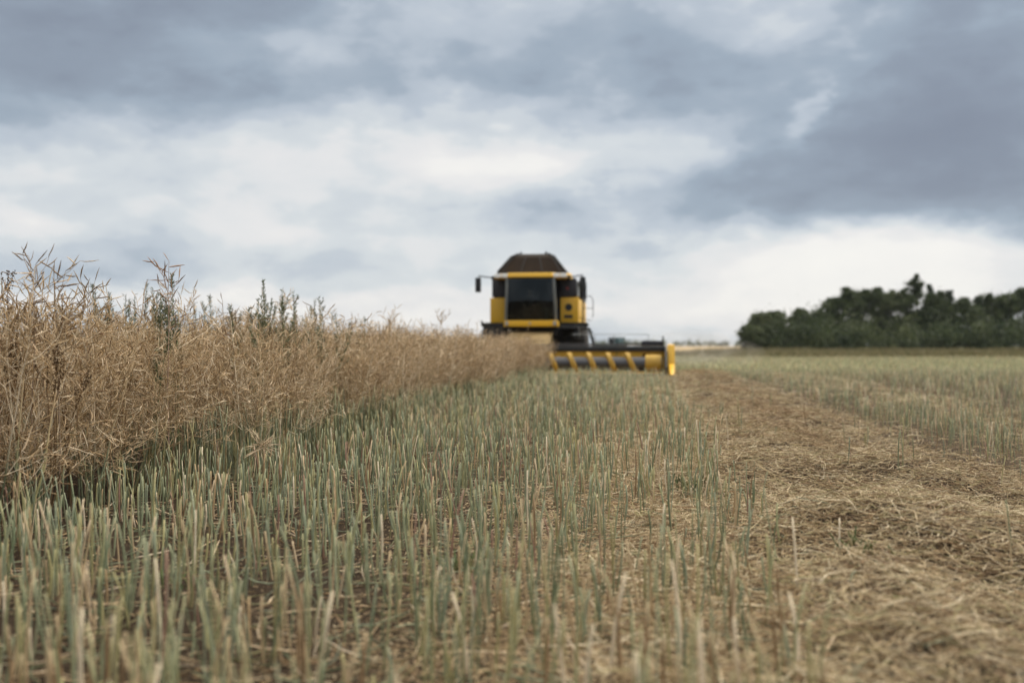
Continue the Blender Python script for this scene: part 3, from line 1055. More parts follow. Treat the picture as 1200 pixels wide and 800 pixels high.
GRN = np.array([[.07, .10, .03], [.10, .13, .045], [.14, .15, .06], [.05, .075, .025]])
q = px(812, 578, 6.55)
seedling("dark green weed tuft on the near side of the straw swath", q.x, 6.55, 40, .15, GRN, 1, .07)
q = px(540, 668, 4.3)
seedling("low yellowish green sprout among the pale stalks in the middle of the stubble", q.x, 4.3, 22, .12, GRN * 1.3, 2, .04)
q = px(215, 690, 3.9)
seedling("green seedling low in the dark soil below the crop", q.x, 3.9, 16, .09, GRN * 1.4, 3, .03)
q = px(1010, 680, 4.05)
seedling("flattened green leaves lying in the straw", q.x, 4.05, 18, .14, GRN * 1.2, 4, .06)


# ------------------------------------------------------------------ solid builder
class MB:
    def __init__(self):
        self.bm = bmesh.new()

    def box(self, x0, x1, y0, y1, z0, z1, bev=0.0, rot=None):
        r = bmesh.ops.create_cube(self.bm, size=1.0)
        vs = r["verts"]
        c = Vector(((x0 + x1) / 2, (y0 + y1) / 2, (z0 + z1) / 2))
        for v in vs:
            v.co = Vector((v.co.x * (x1 - x0), v.co.y * (y1 - y0), v.co.z * (z1 - z0)))
        if rot is not None:
            for v in vs:
                v.co = rot @ v.co
        for v in vs:
            v.co += c
        if bev:
            es = {e_ for v in vs for e_ in v.link_edges}
            bmesh.ops.bevel(self.bm, geom=list(es), offset=bev, segments=2, affect="EDGES", profile=.6)
        return self

    def hexa(self, pts8, bev=0.0):
        """Box with eight given corners: four of the bottom (or front) ring, four of the top (or back)."""
        vs = [self.bm.verts.new(p) for p in pts8]
        for f in ((0, 3, 2, 1), (4, 5, 6, 7), (0, 1, 5, 4), (1, 2, 6, 5), (2, 3, 7, 6), (3, 0, 4, 7)):
            self.bm.faces.new([vs[i] for i in f])
        if bev:
            es = {e_ for v in vs for e_ in v.link_edges}
            bmesh.ops.bevel(self.bm, geom=list(es), offset=bev, segments=2, affect="EDGES", profile=.6)
        return self

    def loft(self, rings, cap=True):
        rr = [[self.bm.verts.new(p) for p in ring] for ring in rings]
        for a, b in zip(rr[:-1], rr[1:]):
            n = len(a)
            for i in range(n):
                self.bm.faces.new((a[i], a[(i + 1) % n], b[(i + 1) % n], b[i]))
        if cap:
            self.bm.faces.new(list(reversed(rr[0])))
            self.bm.faces.new(rr[-1])
        return self

    def tube(self, pts, r, m=10):
        pts = [Vector(p) for p in pts]
        rings = []
        for i, p in enumerate(pts):
            d = (pts[min(i + 1, len(pts) - 1)] - pts[max(i - 1, 0)]).normalized()
            u = d.cross(Vector((0, 0, 1)) if abs(d.z) < .9 else Vector((1, 0, 0))).normalized()
            v = d.cross(u)
            rad = r[i] if isinstance(r, (list, tuple)) else r
            rings.append([p + (u * math.cos(t) + v * math.sin(t)) * rad for t in (2 * math.pi * j / m for j in range(m))])
        return self.loft(rings)

    def lathe_x(self, prof, cx, cy, cz, m=40):
        """Profile of (x offset, radius) turned about the x axis through (cx, cy, cz)."""
        rings = []
        for j in range(m):
            a = 2 * math.pi * j / m
            rings.append([self.bm.verts.new((cx + dx_, cy + rr * math.cos(a), cz + rr * math.sin(a))) for dx_, rr in prof])
        n = len(prof)
        for j in range(m):
            a, b = rings[j], rings[(j + 1) % m]
            for i in range(n):
                self.bm.faces.new((a[i], a[(i + 1) % n], b[(i + 1) % n], b[i]))
        return self

    def build(self, name, mat, parent=None, smooth=None):
        bmesh.ops.recalc_face_normals(self.bm, faces=self.bm.faces)
        me = bpy.data.meshes.new(name)
        self.bm.to_mesh(me)
        self.bm.free()
        me.materials.append(mat)
        if smooth is not None:
            for p in me.polygons:
                p.use_smooth = True
            try:
                me.set_sharp_from_angle(angle=R(smooth))
            except Exception:
                pass
        return link(name, me, parent)


def empty(name, loc, rz=0):
    o = bpy.data.objects.new(name, None)
    COL.objects.link(o)
    o.location = loc
    o.rotation_euler = (0, 0, rz)
    return o


# ------------------------------------------------------------------ combine harvester
A = math.atan(ROW)
HARV = empty("combine_harvester", (0.64, 34.0, 0.0), -A)
tag(HARV, "yellow and charcoal combine harvester with raised dark grain tank facing the camera", "combine harvester")


def wheel(x0, x1, cy, rad, lugs=22):
    w = x1 - x0
    cx = (x0 + x1) / 2
    h = w / 2
    hub = rad * .52
    prof = [(-h * .9, hub), (-h, rad * .72), (-h * .92, rad * .9), (-h * .78, rad * .955), (h * .78, rad * .955), (h * .92, rad * .9), (h, rad * .72), (h * .9, hub)]
    t = MB().lathe_x(prof, cx, cy, rad)
    for i in range(lugs):
        for sgn in (-1, 1):
            a = 2 * math.pi * (i + (.5 if sgn > 0 else 0)) / lugs
            for f0, f1, da in ((.04, .5, 0.0), (.5, .92, .13)):
                xm = sgn * h * (f0 + f1) / 2
                aa = a + da
                c = Vector((cx + xm, cy + math.cos(aa) * rad * .965, rad + math.sin(aa) * rad * .965))
                rot = Matrix.Rotation(aa - math.pi / 2, 4, "X")
                rr = MB_box_verts(h * (f1 - f0) / 2 + .01, .028, rad * .035)
                vs = [t.bm.verts.new(c + rot @ v) for v in rr]
                for f in ((0, 3, 2, 1), (4, 5, 6, 7), (0, 1, 5, 4), (1, 2, 6, 5), (2, 3, 7, 6), (3, 0, 4, 7)):
                    t.bm.faces.new([vs[k] for k in f])
    o = t.build("wheel", M_RUBBER, HARV, 40)
    rim = MB().lathe_x([(-h * .8, hub * 1.02), (-h * .82, hub * .9), (-h * .3, hub * .8), (-h * .25, hub * .05), (h * .25, hub * .05), (h * .3, hub * .8), (h * .82, hub * .9), (h * .8, hub * 1.02)], cx, cy, rad)
    for i in range(8):
        a = 2 * math.pi * i / 8
        rim.tube([(cx - h * .34, cy + math.cos(a) * hub * .4, rad + math.sin(a) * hub * .4), (cx + h * .34, cy + math.cos(a) * hub * .4, rad + math.sin(a) * hub * .4)], .028, 6)
    rim.build("rim", M_YEL, o, 40)
    return o


def MB_box_verts(a, b, c):
    return [Vector(p) for p in ((-a, -b, -c), (a, -b, -c), (a, b, -c), (-a, b, -c), (-a, -b, c), (a, -b, c), (a, b, c), (-a, b, c))]


# hull behind the cab
hb = MB().box(-1.42, 1.42, 1.25, 7.0, 1.05, 3.3, .04)
hb.hexa([(-1.3, 6.98, 1.2), (1.3, 6.98, 1.2), (1.2, 8.3, 1.35), (-1.2, 8.3, 1.35), (-1.35, 6.98, 3.1), (1.35, 6.98, 3.1), (1.2, 8.2, 2.3), (-1.2, 8.2, 2.3)], .03)
hb.box(-.75, .75, .4, 7.0, .85, 1.1, .03)
hb.box(-1.5, 1.5, 1.3, 1.75, .75, 1.02, .03)     # front axle
hull = hb.build("body", M_DARK, HARV, 30)
for s in (-1, 1):
    sp_ = MB().box(min(s * 1.42, s * 1.475), max(s * 1.42, s * 1.475), 1.35, 6.9, 1.75, 2.7, .02)
    sp_.build("side_panel", M_YEL, HARV, 30)
    su = MB().box(min(s * 1.42, s * 1.47), max(s * 1.42, s * 1.47), 1.35, 6.9, 2.72, 3.28, .02)
    su.build("upper_panel", M_DARK, HARV, 30)
    # front faces beside the cab
    x0, x1 = sorted((s * .93, s * 1.56))
    fp = MB().hexa([(x0, 1.0, 1.78), (x1, 1.0 + .06, 1.78), (x1, 1.30, 1.78), (x0, 1.30, 1.78), (x0, 1.0, 2.66), (x1, 1.06, 2.66), (x1, 1.30, 2.66), (x0, 1.30, 2.66)], .03)
    f = fp.build("front_panel", M_YEL, HARV, 30)
    if s > 0:
        v = MB().tube([(1.22, .995, 2.32), (1.22, 1.05, 2.32)], .125, 18)
        v.build("vent", M_BLACK, f, 30)
        v = MB().box(1.06, 1.36, .992, 1.04, 1.94, 2.05, .015)
        v.build("vent", M_BLACK, f)
    x0, x1 = sorted((s * .93, s * 1.50))
    up = MB().hexa([(x0, 1.04, 2.69), (x1, 1.08, 2.69), (x1, 1.30, 2.69), (x0, 1.30, 2.69), (x0, 1.04, 3.34), (x1 - s * .02, 1.08, 3.34), (x1 - s * .02, 1.30, 3.34), (x0, 1.30, 3.34)], .02)
    u = up.build("upper_panel", M_DARK, HARV, 30)
    if s > 0:
        MB().tube([(1.17, 1.03, 2.98), (1.17, 1.06, 2.98)], .045, 14).build("emblem", M_RED, u, 30)
# grey side grille with the folded unloading auger beside it
MB().box(1.475, 1.50, 1.5, 2.6, 2.75, 3.25, .01).build("grille", M_GREY, HARV)
ua_ = MB().tube([(1.68, 1.65, 2.62), (1.68, 1.65, 3.15), (1.66, 1.85, 3.22), (1.60, 2.3, 3.24), (1.25, 5.6, 3.38)], .13, 16)
ua_.build("unloading_auger", M_DARK, HARV, 40)

# cab
cabm = MB()
cabm.box(-.86, .86, .05, 1.02, 1.60, 1.70, .02)             # floor
cabm.box(-.84, .84, 1.00, 1.05, 1.70, 3.3)                  # rear bulkhead
cabm.box(-.86, -.80, .95, 1.0, 1.7, 3.3)
cabm.box(.80, .86, .95, 1.0, 1.7, 3.3)
cab = cabm.build("cab", M_BLACK, HARV, 30)
for s in (-1, 1):
    # slanting front posts: wider apart at the foot
    MB().hexa([(s * .86 - .05, -.02, 1.84), (s * .86 + .05, -.02, 1.84), (s * .86 + .05, .08, 1.84), (s * .86 - .05, .08, 1.84),
               (s * .80 - .045, -.16, 3.27), (s * .80 + .045, -.16, 3.27), (s * .80 + .045, -.06, 3.27), (s * .80 - .045, -.06, 3.27)], .02).build("pillar", M_PILLAR, cab, 30)
    g = MB().hexa([(s * .87, .09, 1.85), (s * .885, .09, 1.85), (s * .865, .94, 1.85), (s * .85, .94, 1.85),
                   (s * .81, -.05, 3.25), (s * .825, -.05, 3.25), (s * .84, .94, 3.25), (s * .825, .94, 3.25)])
    g.build("side_window", M_GLASS, cab)
ws_ = MB()
ringsw = []
for j in range(9):                                          # gently curved windscreen
    t = j / 8
    z = 1.85 + t * 1.42
    yb = -.06 - .12 * t + .08 * t * t
    hw = .80 - .05 * t
    row_f = [(hw * (2 * i / 12 - 1), yb - .06 * (1 - (2 * i / 12 - 1) ** 2), z) for i in range(13)]
    row_b = [(x, y + .012, z) for x, y, z in reversed(row_f)]
    ringsw.append(row_f + row_b)
ws_.loft(ringsw)
ws_.build("windscreen", M_GLASS, cab, 40)
MB().tube([(.05, -.06, 1.9), (.22, -.10, 2.25), (.30, -.16, 2.75)], .012, 6).build("wiper", M_BLACK, cab)
MB().hexa([(-.92, -.2, 1.62), (.98, -.2, 1.62), (.98, .15, 1.62), (-.92, .15, 1.62), (-.88, -.22, 1.83), (.94, -.22, 1.83), (.94, .1, 1.83), (-.88, .1, 1.83)], .035).build("sill", M_YEL, cab, 30)
for s in (-.8, .84):
    MB().box(s - .05, s + .05, -.235, -.19, 1.66, 1.80, .012).build("marker_lamp", M_GREY, cab)
MB().box(-.03, .03, -.235, -.2, 1.69, 1.77, .008).build("badge", M_GREY, cab)
# steering column and seat
MB().tube([(-.1, .12, 1.7), (-.1, .27, 2.25)], .035, 8).build("steering_column", M_BLACK, cab, 40)
st_ = MB()
cpt = Vector((-.1, .27, 2.27))
ring = []
for j in range(25):
    a = 2 * math.pi * j / 24
    ring.append(cpt + Vector((math.cos(a) * .19, math.sin(a) * .19 * .86, math.sin(a) * .1)))
st_.tube(ring, .014, 6)
st_.build("steering_wheel", M_BLACK, cab, 60)
MB().box(-.36, .16, .50, .98, 1.72, 2.12, .04).build("seat", M_SEAT, cab, 40)
MB().hexa([(-.34, .88, 2.12), (.14, .88, 2.12), (.14, .99, 2.12), (-.34, .99, 2.12), (-.30, .92, 2.82), (.10, .92, 2.82), (.10, .995, 2.82), (-.30, .995, 2.82)], .03).build("backrest", M_SEAT, cab, 40)
MB().box(.38, .52, .0, .5, 1.72, 2.3, .03).build("console", M_DARK, cab, 40)

# roof with lamp clusters
rf = MB()
rf.hexa([(-1.28, -.05, 3.27), (1.28, -.05, 3.27), (1.36, 1.3, 3.30), (-1.36, 1.3, 3.30), (-1.22, .0, 3.44), (1.22, .0, 3.44), (1.3, 1.3, 3.52), (-1.3, 1.3, 3.52)], .04)
rf.hexa([(-.76, -.24, 3.30), (.76, -.24, 3.30), (.9, .2, 3.28), (-.9, .2, 3.28), (-.74, -.2, 3.45), (.74, -.2, 3.45), (.85, .2, 3.47), (-.85, .2, 3.47)], .03)
roof = rf.build("roof", M_YEL, HARV, 30)
for s in (-1, 1):
    for k, (xa, xb) in enumerate(((.76, .99), (1.01, 1.24))):
        x0, x1 = sorted((s * xa, s * xb))
        MB().box(x0, x1, -.12, -.03, 3.295, 3.435, .02).build("work_lamp", M_LAMP, roof, 30)
    x0, x1 = sorted((s * 1.22, s * 1.36))
    MB().box(x0, x1, -.02, .12, 3.24, 3.36, .02).build("side_lamp", M_BLACK, roof, 30)

# raised grain tank lid: four leaves leaning in, with gathered corners
def ring_at(hx, yc, hy, z, cham):
    return [(-hx + cham, yc - hy, z), (hx - cham, yc - hy, z), (hx, yc - hy + cham, z), (hx, yc + hy - cham, z), (hx - cham, yc + hy, z), (-hx + cham, yc + hy, z), (-hx, yc + hy - cham, z), (-hx, yc - hy + cham, z)]


tk = MB().loft([ring_at(1.34, 2.7, 1.35, 3.42, .05), ring_at(1.24, 2.7, 1.25, 3.60, .06), ring_at(.80, 2.75, .95, 4.16, .12), ring_at(.56, 2.75, .72, 4.29, .14), ring_at(.48, 2.75, .62, 4.26, .14)])
tank = tk.build("grain_tank", M_TANK, HARV, 25)
tank.location = (-.14, 0, 0)
for xr in (-.55, -.2, .2, .55):
    MB().tube([(xr * 1.9, 1.44, 3.61), (xr * 1.25, 1.79, 4.17)], .014, 6).build("rib", M_BLACK, tank)
for s in (-1, 1):
    MB().tube([(s * 1.22, 1.45, 3.61), (s * .79, 1.81, 4.17), (s * .54, 2.03, 4.30)], .035, 8).build("corner_seam", M_BLACK, tank, 40)
    MB().tube([(s * .46, 2.06, 4.28), (s * .46, 2.06, 4.37)], .035, 8).build("lid_stop", M_BLACK, tank, 40)

# mirrors
for s, xo in ((-1, -1.80), (1, 1.78)):
    mr_ = MB().tube([(s * 1.32, .0, 3.30), (xo, -.12, 3.36), (xo, -.12, 3.2)], .022, 8)
    m1 = mr_.build("mirror", M_BLACK, HARV, 40)
    MB().box(xo - .10, xo + .10, -.16, -.08, 2.80, 3.30, .03).build("mirror_head", M_BLACK, m1, 30)
    MB().box(xo - .085, xo + .085, -.078, -.072, 2.83, 3.27).build("mirror_glass", M_STEEL, m1)
MB().tube([(-1.3, .9, 1.64), (-1.75, .75, 1.72), (-1.84, .72, 1.84)], .035, 8).build("lamp_bracket", M_BLACK, HARV, 40)

# platform, ladder and rails on the machine's left
pf = MB().box(.95, 1.62, -.1, 1.0, 1.55, 1.63, .015)
pf.box(1.45, 1.62, .2, 1.0, 1.2, 1.56, .02)
pf.build("platform", M_BLACK, HARV, 30)
rl = MB()
for yy in (.25, .95):
    rl.tube([(1.75, yy, 1.66), (1.75, yy, 2.62)], .017, 6)
for zz in (1.9, 2.26, 2.62):
    rl.tube([(1.75, .25, zz), (1.75, .95, zz)], .015, 6)
rl.tube([(1.62, .6, 1.95), (2.02, .5, 1.82), (2.10, .5, 2.0), (2.10, .5, 2.55), (2.02, .5, 2.68), (1.74, .55, 2.66)], .014, 6)
rl.tube([(1.74, .5, 2.26), (2.10, .5, 2.26)], .012, 6)
rl.build("handrail", M_BLACK, HARV, 40)
ld = MB()
for yy in (.05, .5):
    ld.tube([(1.72, yy, 1.58), (1.98, yy, 1.56), (2.25, yy, .62)], .040, 8)
for i in range(4):
    t = (i + .6) / 4.4
    ld.box(1.93 + t * .28, 2.07 + t * .28, .05, .5, 1.55 - t * .94, 1.58 - t * .94, .006)
ld.build("ladder", M_BLACK, HARV, 40)

for x0, x1 in ((-1.86, -.98), (.98, 1.86)):
    wheel(x0, x1, 1.5, .90)
for x0, x1 in ((-1.45, -1.0), (1.0, 1.45)):
    wheel(x0, x1, 5.9, .62, 18)
MB().box(-1.45, 1.45, 5.75, 6.05, .55, .75, .03).build("rear_axle", M_BLACK, HARV, 30)
bl = MB().box(-1.9, 1.9, 1.05, 1.5, 1.66, 1.76, .02)
bl.box(-.9, .9, .6, 1.3, 1.3, 1.62, .02)
bl.build("chassis", M_BLACK, HARV, 30)
ex = MB().tube([(.7, 5.6, 3.28), (.7, 5.6, 3.75), (.7, 5.75, 3.86)], .08, 12)
ex.build("exhaust", M_STEEL, HARV, 40)
fh = MB().hexa([(-.80, -2.15, .28), (.80, -2.15, .28), (.74, .9, 1.0), (-.74, .9, 1.0), (-.80, -2.15, .95), (.80, -2.15, .95), (.70, .7, 1.56), (-.70, .7, 1.56)], .03)
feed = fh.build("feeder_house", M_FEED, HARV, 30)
MB().hexa([(-.70, -1.4, 1.10), (.70, -1.4, 1.10), (.66, -.1, 1.385), (-.66, -.1, 1.385), (-.70, -1.4, 1.14), (.70, -1.4, 1.14), (.66, -.1, 1.425), (-.66, -.1, 1.425)], .01).build("cover_plate", M_FEED, feed, 30)

# header
HW = 4.48
hd = MB()
prof = [(-2.20, .92), (-2.12, .92), (-2.12, .14), (-3.25, .10), (-3.30, .13), (-2.55, .18), (-2.28, .30), (-2.20, .5)]
hd.loft([[(x, y, z) for y, z in prof] for x in (-HW, HW)])
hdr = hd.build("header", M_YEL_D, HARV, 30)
MB().box(-HW, HW, -2.34, -2.08, .80, .955, .025).build("top_beam", M_BLACK, hdr, 30)
MB().box(-HW, HW, -2.225, -2.203, .62, .79, .008).build("back_plate", M_YEL, hdr, 30)
for i in range(9):
    x = -HW + .5 + i * (2 * HW - 1) / 8
    MB().box(x - .02, x + .02, -2.25, -2.205, .5, .79).build("rib", M_YEL_D, hdr)
au = MB().lathe_x([(-HW + .1, .02), (-HW + .1, .205), (HW - .1, .205), (HW - .1, .02)], 0, -2.62, .42, 24)
au.build("auger", M_AUGER, hdr, 40)
fl = MB()
pitch, turns_n = .60, 24


def flight(x_from, x_to, hand):
    n = int(abs(x_to - x_from) / pitch * turns_n)
    prev = None
    for i in range(n + 1):
        x = x_from + (x_to - x_from) * i / n
        a = hand * 2 * math.pi * (x - x_from) / pitch
        cs, sn = math.cos(a), math.sin(a)
        cur = [fl.bm.verts.new((x + ox, -2.62 + rr * cs, .42 + rr * sn)) for ox, rr in ((-.09, .20), (-.065, .345), (.065, .345), (.09, .20))]
        if prev:
            for j in range(4):
                fl.bm.faces.new((prev[j], prev[(j + 1) % 4], cur[(j + 1) % 4], cur[j]))
        prev = cur


flight(.75, HW - .62, 1)
flight(-.75, -HW + .62, 1)
for s in (-1, 1):
    fl.tube([(s * (HW - .60), -2.62, .42), (s * (HW - .12), -2.62, .42)], .27, 24)
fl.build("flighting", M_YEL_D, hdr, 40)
kb_ = MB().box(-HW, HW, -3.36, -3.28, .09, .125, .006)
for i in range(120):
    x = -HW + .05 + i * (2 * HW - .1) / 119
    kb_.hexa([(x - .022, -3.36, .095), (x + .022, -3.36, .095), (x + .005, -3.47, .1), (x - .005, -3.47, .1), (x - .022, -3.36, .12), (x + .022, -3.36, .12), (x + .005, -3.47, .11), (x - .005, -3.47, .11)])
kb_.build("cutter_bar", M_STEEL, hdr)
for s in (-1, 1):
    x0, x1 = sorted((s * HW, s * (HW + .05)))
    ep = MB().loft([[(x, -2.1, .12), (x, -3.3, .08), (x, -3.35, .30), (x, -2.9, .82), (x, -2.5, .97), (x, -2.1, .97)] for x in (x0, x1)])
    ep.build("end_panel", M_BLACK, hdr, 30)
    x0, x1 = sorted((s * (HW + .08), s * (HW + .30)))
    dv = MB().hexa([(x0, -3.05, .10), (x1, -3.05, .10), (x1, -2.15, .14), (x0, -2.15, .14), (x0, -2.75, 1.0), (x1, -2.75, 1.0), (x1, -2.2, 1.02), (x0, -2.2, 1.02)], .05)
    dv.hexa([(x0 + .04, -3.7, .10), (x1 - .06, -3.7, .10), (x1, -3.0, .10), (x0, -3.0, .10), (x0 + .07, -3.65, .14), (x1 - .09, -3.65, .14), (x1 - .02, -3.0, .42), (x0 + .02, -3.0, .42)], .02)
    dv.build("crop_divider", M_YEL, hdr, 40)
# reel carried up behind the top beam, with its arms, and a thin upper rail
rel = MB()
for z, y in ((.99, -2.0), (1.02, -1.9)):
    rel.tube([(-HW + .2, y, z), (HW - .2, y, z)], .014, 8)
rel.build("reel_bar", M_DARK, hdr, 40)
for s in (-1, 1):
    x0, x1 = sorted((s * (HW - .72), s * (HW - .04)))
    MB().box(x0, x1, -2.15, -1.75, .96, 1.13, .03).build("drive_box", M_DARK, hdr, 30)
    MB().tube([(s * (HW - .05), -2.2, .95), (s * (HW - .05), -2.2, 1.27)], .022, 8).build("marker_rod", M_BLACK, hdr, 40)
rr_ = MB().tube([(1.55, -1.95, 1.33), (HW - .5, -1.95, 1.33)], .011, 6)
for x in (2.3, 2.9, HW - .5):
    rr_.tube([(x, -1.95, .98), (x, -1.95, 1.33)], .010, 6)
rr_.build("hose_rail", M_GREY, hdr, 40)


# ------------------------------------------------------------------ driver in the cab (seated, hands on the wheel)
def driver():
    ox, oy, oz = -.1, .74, 2.14      # hip point above the seat, facing the windscreen (-y)
    J = {"pelvis": (0, 0, .04, .145), "waist": (0, .02, .22, .135), "chest": (0, .03, .42, .160), "neck": (0, 0, .57, .060), "jaw": (0, -.02, .66, .075), "skull": (0, -.005, .76, .098), "crown": (0, .0, .83, .06)}
    E = [("pelvis", "waist"), ("waist", "chest"), ("chest", "neck"), ("neck", "jaw"), ("jaw", "skull"), ("skull", "crown")]
    for s, n in ((-1, "a"), (1, "b")):
        J["sh" + n] = (s * .19, .02, .48, .068)
        J["el" + n] = (s * .27, -.16, .26, .048)
        J["wr" + n] = (s * .17, -.42, .20, .030)
        J["pa" + n] = (s * .15, -.475, .21, .034)
        J["hp" + n] = (s * .11, -.06, .03, .092)
        J["kn" + n] = (s * .14, -.46, .06, .066)
        J["an" + n] = (s * .14, -.46, -.36, .044)
        J["to" + n] = (s * .15, -.62, -.41, .038)
        E += [("chest", "sh" + n), ("sh" + n, "el" + n), ("el" + n, "wr" + n), ("wr" + n, "pa" + n), ("pelvis", "hp" + n), ("hp" + n, "kn" + n), ("kn" + n, "an" + n), ("an" + n, "to" + n)]
        for f in range(5):       # fingers closed round the wheel rim, thumb from the palm's side
            fx = s * (.15 + (-.028 + .017 * f)) if f < 4 else s * .115
            J[f"f{f}{n}"] = (fx, -.505 if f < 4 else -.475, .235 if f < 4 else .225, .010)
            J[f"g{f}{n}"] = (fx, -.500 if f < 4 else -.495, .262 + .004 * (f % 2) if f < 4 else .25, .009)
            E += [("pa" + n, f"f{f}{n}"), (f"f{f}{n}", f"g{f}{n}")]
    names = list(J)
    me = bpy.data.meshes.new("person")
    me.from_pydata([(J[k][0] + ox, J[k][1] + oy, J[k][2] + oz) for k in names], [(names.index(a), names.index(b)) for a, b in E], [])
    o = bpy.data.objects.new("person", me)
    COL.objects.link(o)
    sk = o.modifiers.new("skin", "SKIN")
    for i, k in enumerate(names):
        v = me.skin_vertices[0].data[i]
        v.radius = (J[k][3], J[k][3] * (.8 if k in ("waist", "chest") else 1))
        v.use_root = k == "pelvis"
    sub = o.modifiers.new("sub", "SUBSURF")
    sub.levels = sub.render_levels = 2
    dg = bpy.context.evaluated_depsgraph_get()
    m2 = bpy.data.meshes.new_from_object(o.evaluated_get(dg))
    o.modifiers.clear()
    o.data = m2
    m2.materials.clear()
    for mt in (M_SHIRT, M_SKIN):
        m2.materials.append(mt)
    for p in m2.polygons:
        c = p.center - Vector((ox, oy, oz))
        p.material_index = 1 if (c.z > .55 and abs(c.x) < .13) or (c.y < -.40 and c.z > .14) else 0
        p.use_smooth = True
    # face and hair ride on the body
    fa = MB()
    for s in (-1, 1):
        fa.box(ox + s * .036 - .014, ox + s * .036 + .014, oy - .107, oy - .094, oz + .745, oz + .757, .004)
    fa.hexa([(ox - .014, oy - .115, oz + .70), (ox + .014, oy - .115, oz + .70), (ox + .012, oy - .09, oz + .70), (ox - .012, oy - .09, oz + .70),
             (ox - .007, oy - .105, oz + .745), (ox + .007, oy - .105, oz + .745), (ox + .006, oy - .09, oz + .745), (ox - .006, oy - .09, oz + .745)])
    fa.box(ox - .025, ox + .025, oy - .10, oy - .088, oz + .672, oz + .680, .003)
    fa.build("face", M_HAIR, o)
    ha = MB()
    bmesh.ops.create_icosphere(ha.bm, subdivisions=3, radius=.112)
    for v in list(ha.bm.verts):
        if v.co.z < -.01 and v.co.y < .03 or v.co.z < -.06:
            ha.bm.verts.remove(v)
    for v in ha.bm.verts:
        v.co = Vector((v.co.x * .95 + ox, v.co.y * 1.05 + oy + .004, v.co.z * .95 + oz + .772))
    ha.build("hair", M_HAIR, o, 60)
    o.location = HARV.location
    o.rotation_euler = HARV.rotation_euler
    tag(o, "driver in dark work clothes sitting behind the harvester windscreen", "person")


driver()


# ------------------------------------------------------------------ tractor far behind the header
def tractor():
    D = 92.0
    b = px(716, 405, D)
    T = empty("tractor", (b.x, D, 0), R(-62))
    T.scale = (.72, .72, .72)
    tag(T, "small dark tractor with a glazed cab far off behind the header", "tractor")
    bd = MB().box(-.45, .45, -2.6, .3, 1.0, 1.62, .08)
    bd.box(-.35, .35, -2.5, 1.2, .6, 1.05, .04)
    bd.build("bonnet", M_TRACT, T, 40)
    cb = MB().box(-.75, .75, .1, 1.65, 1.1, 1.5, .05)
    for x in (-.72, .72):
        for y in (.14, 1.6):
            cb.tube([(x, y, 1.45), (x * .96, y, 2.28)], .045, 6)
    c = cb.build("cab", M_TRACT, T, 40)
    MB().box(-.8, .8, .05, 1.75, 2.27, 2.42, .06).build("roof", M_TRACT, c, 40)
    for x in (-.735, .735):
        MB().box(x - .005, x + .005, .19, 1.55, 1.52, 2.25).build("window", M_GLASS, c)
    MB().box(-.66, .66, .125, .135, 1.52, 2.25).build("window", M_GLASS, c)
    for sx in (-1, 1):
        for cy, rad, w in ((1.1, .82, .45), (-2.0, .55, .32)):
            xx = sx * (.95 if rad > .6 else .8)
            h = w / 2
            wv = MB().lathe_x([(-h * .9, rad * .5), (-h, rad * .75), (-h * .8, rad), (h * .8, rad), (h, rad * .75), (h * .9, rad * .5)], xx, cy, rad, 28).build("wheel", M_RUBBER, T, 40)
            MB().lathe_x([(-h * .7, rad * .51), (-h * .2, rad * .1), (h * .2, rad * .1), (h * .7, rad * .51)], xx, cy, rad, 20).build("rim", M_YEL_D, wv, 40)


tractor()

# ------------------------------------------------------------------ wood on the right
def leaf_cloud(centers, radii, n, size, cols, r, flat=.85):
    """Leaf quads spread through clumps of the given centres and radii."""
    k = r.integers(0, len(centers), n)
    d = rand_dirs(n, -1, 1, r)
    rad = radii[k] * np.abs(r.normal(0, .58, n))
    pos = centers[k] + d * rad[:, None] * np.array([1, 1, flat])
    u = rand_dirs(n, -1, 1, r)
    v = np.cross(u, rand_dirs(n, -1, 1, r))
    v /= np.linalg.norm(v, axis=1, keepdims=True) + 1e-9
    L = (r.uniform(.6, 1.3, n) * size)[:, None]
    W_ = L * .62
    V = np.stack([pos - u * L * .5, pos + v * W_ * .5, pos + u * L * .5, pos - v * W_ * .5], 1).reshape(-1, 3)
    F = np.arange(n * 4).reshape(n, 4)
    cc = cols[k % len(cols)] * r.uniform(.7, 1.35, (n, 1))
    return V, F, np.repeat(cc, 4, 0)


TREE_COLS = {"oak": np.array([[.055, .075, .030], [.070, .092, .036], [.045, .063, .026]]),
             "pine": np.array([[.036, .055, .028], [.045, .065, .032], [.030, .047, .024]]),
             "birch": np.array([[.085, .105, .046], [.098, .115, .052], [.070, .090, .040]])}


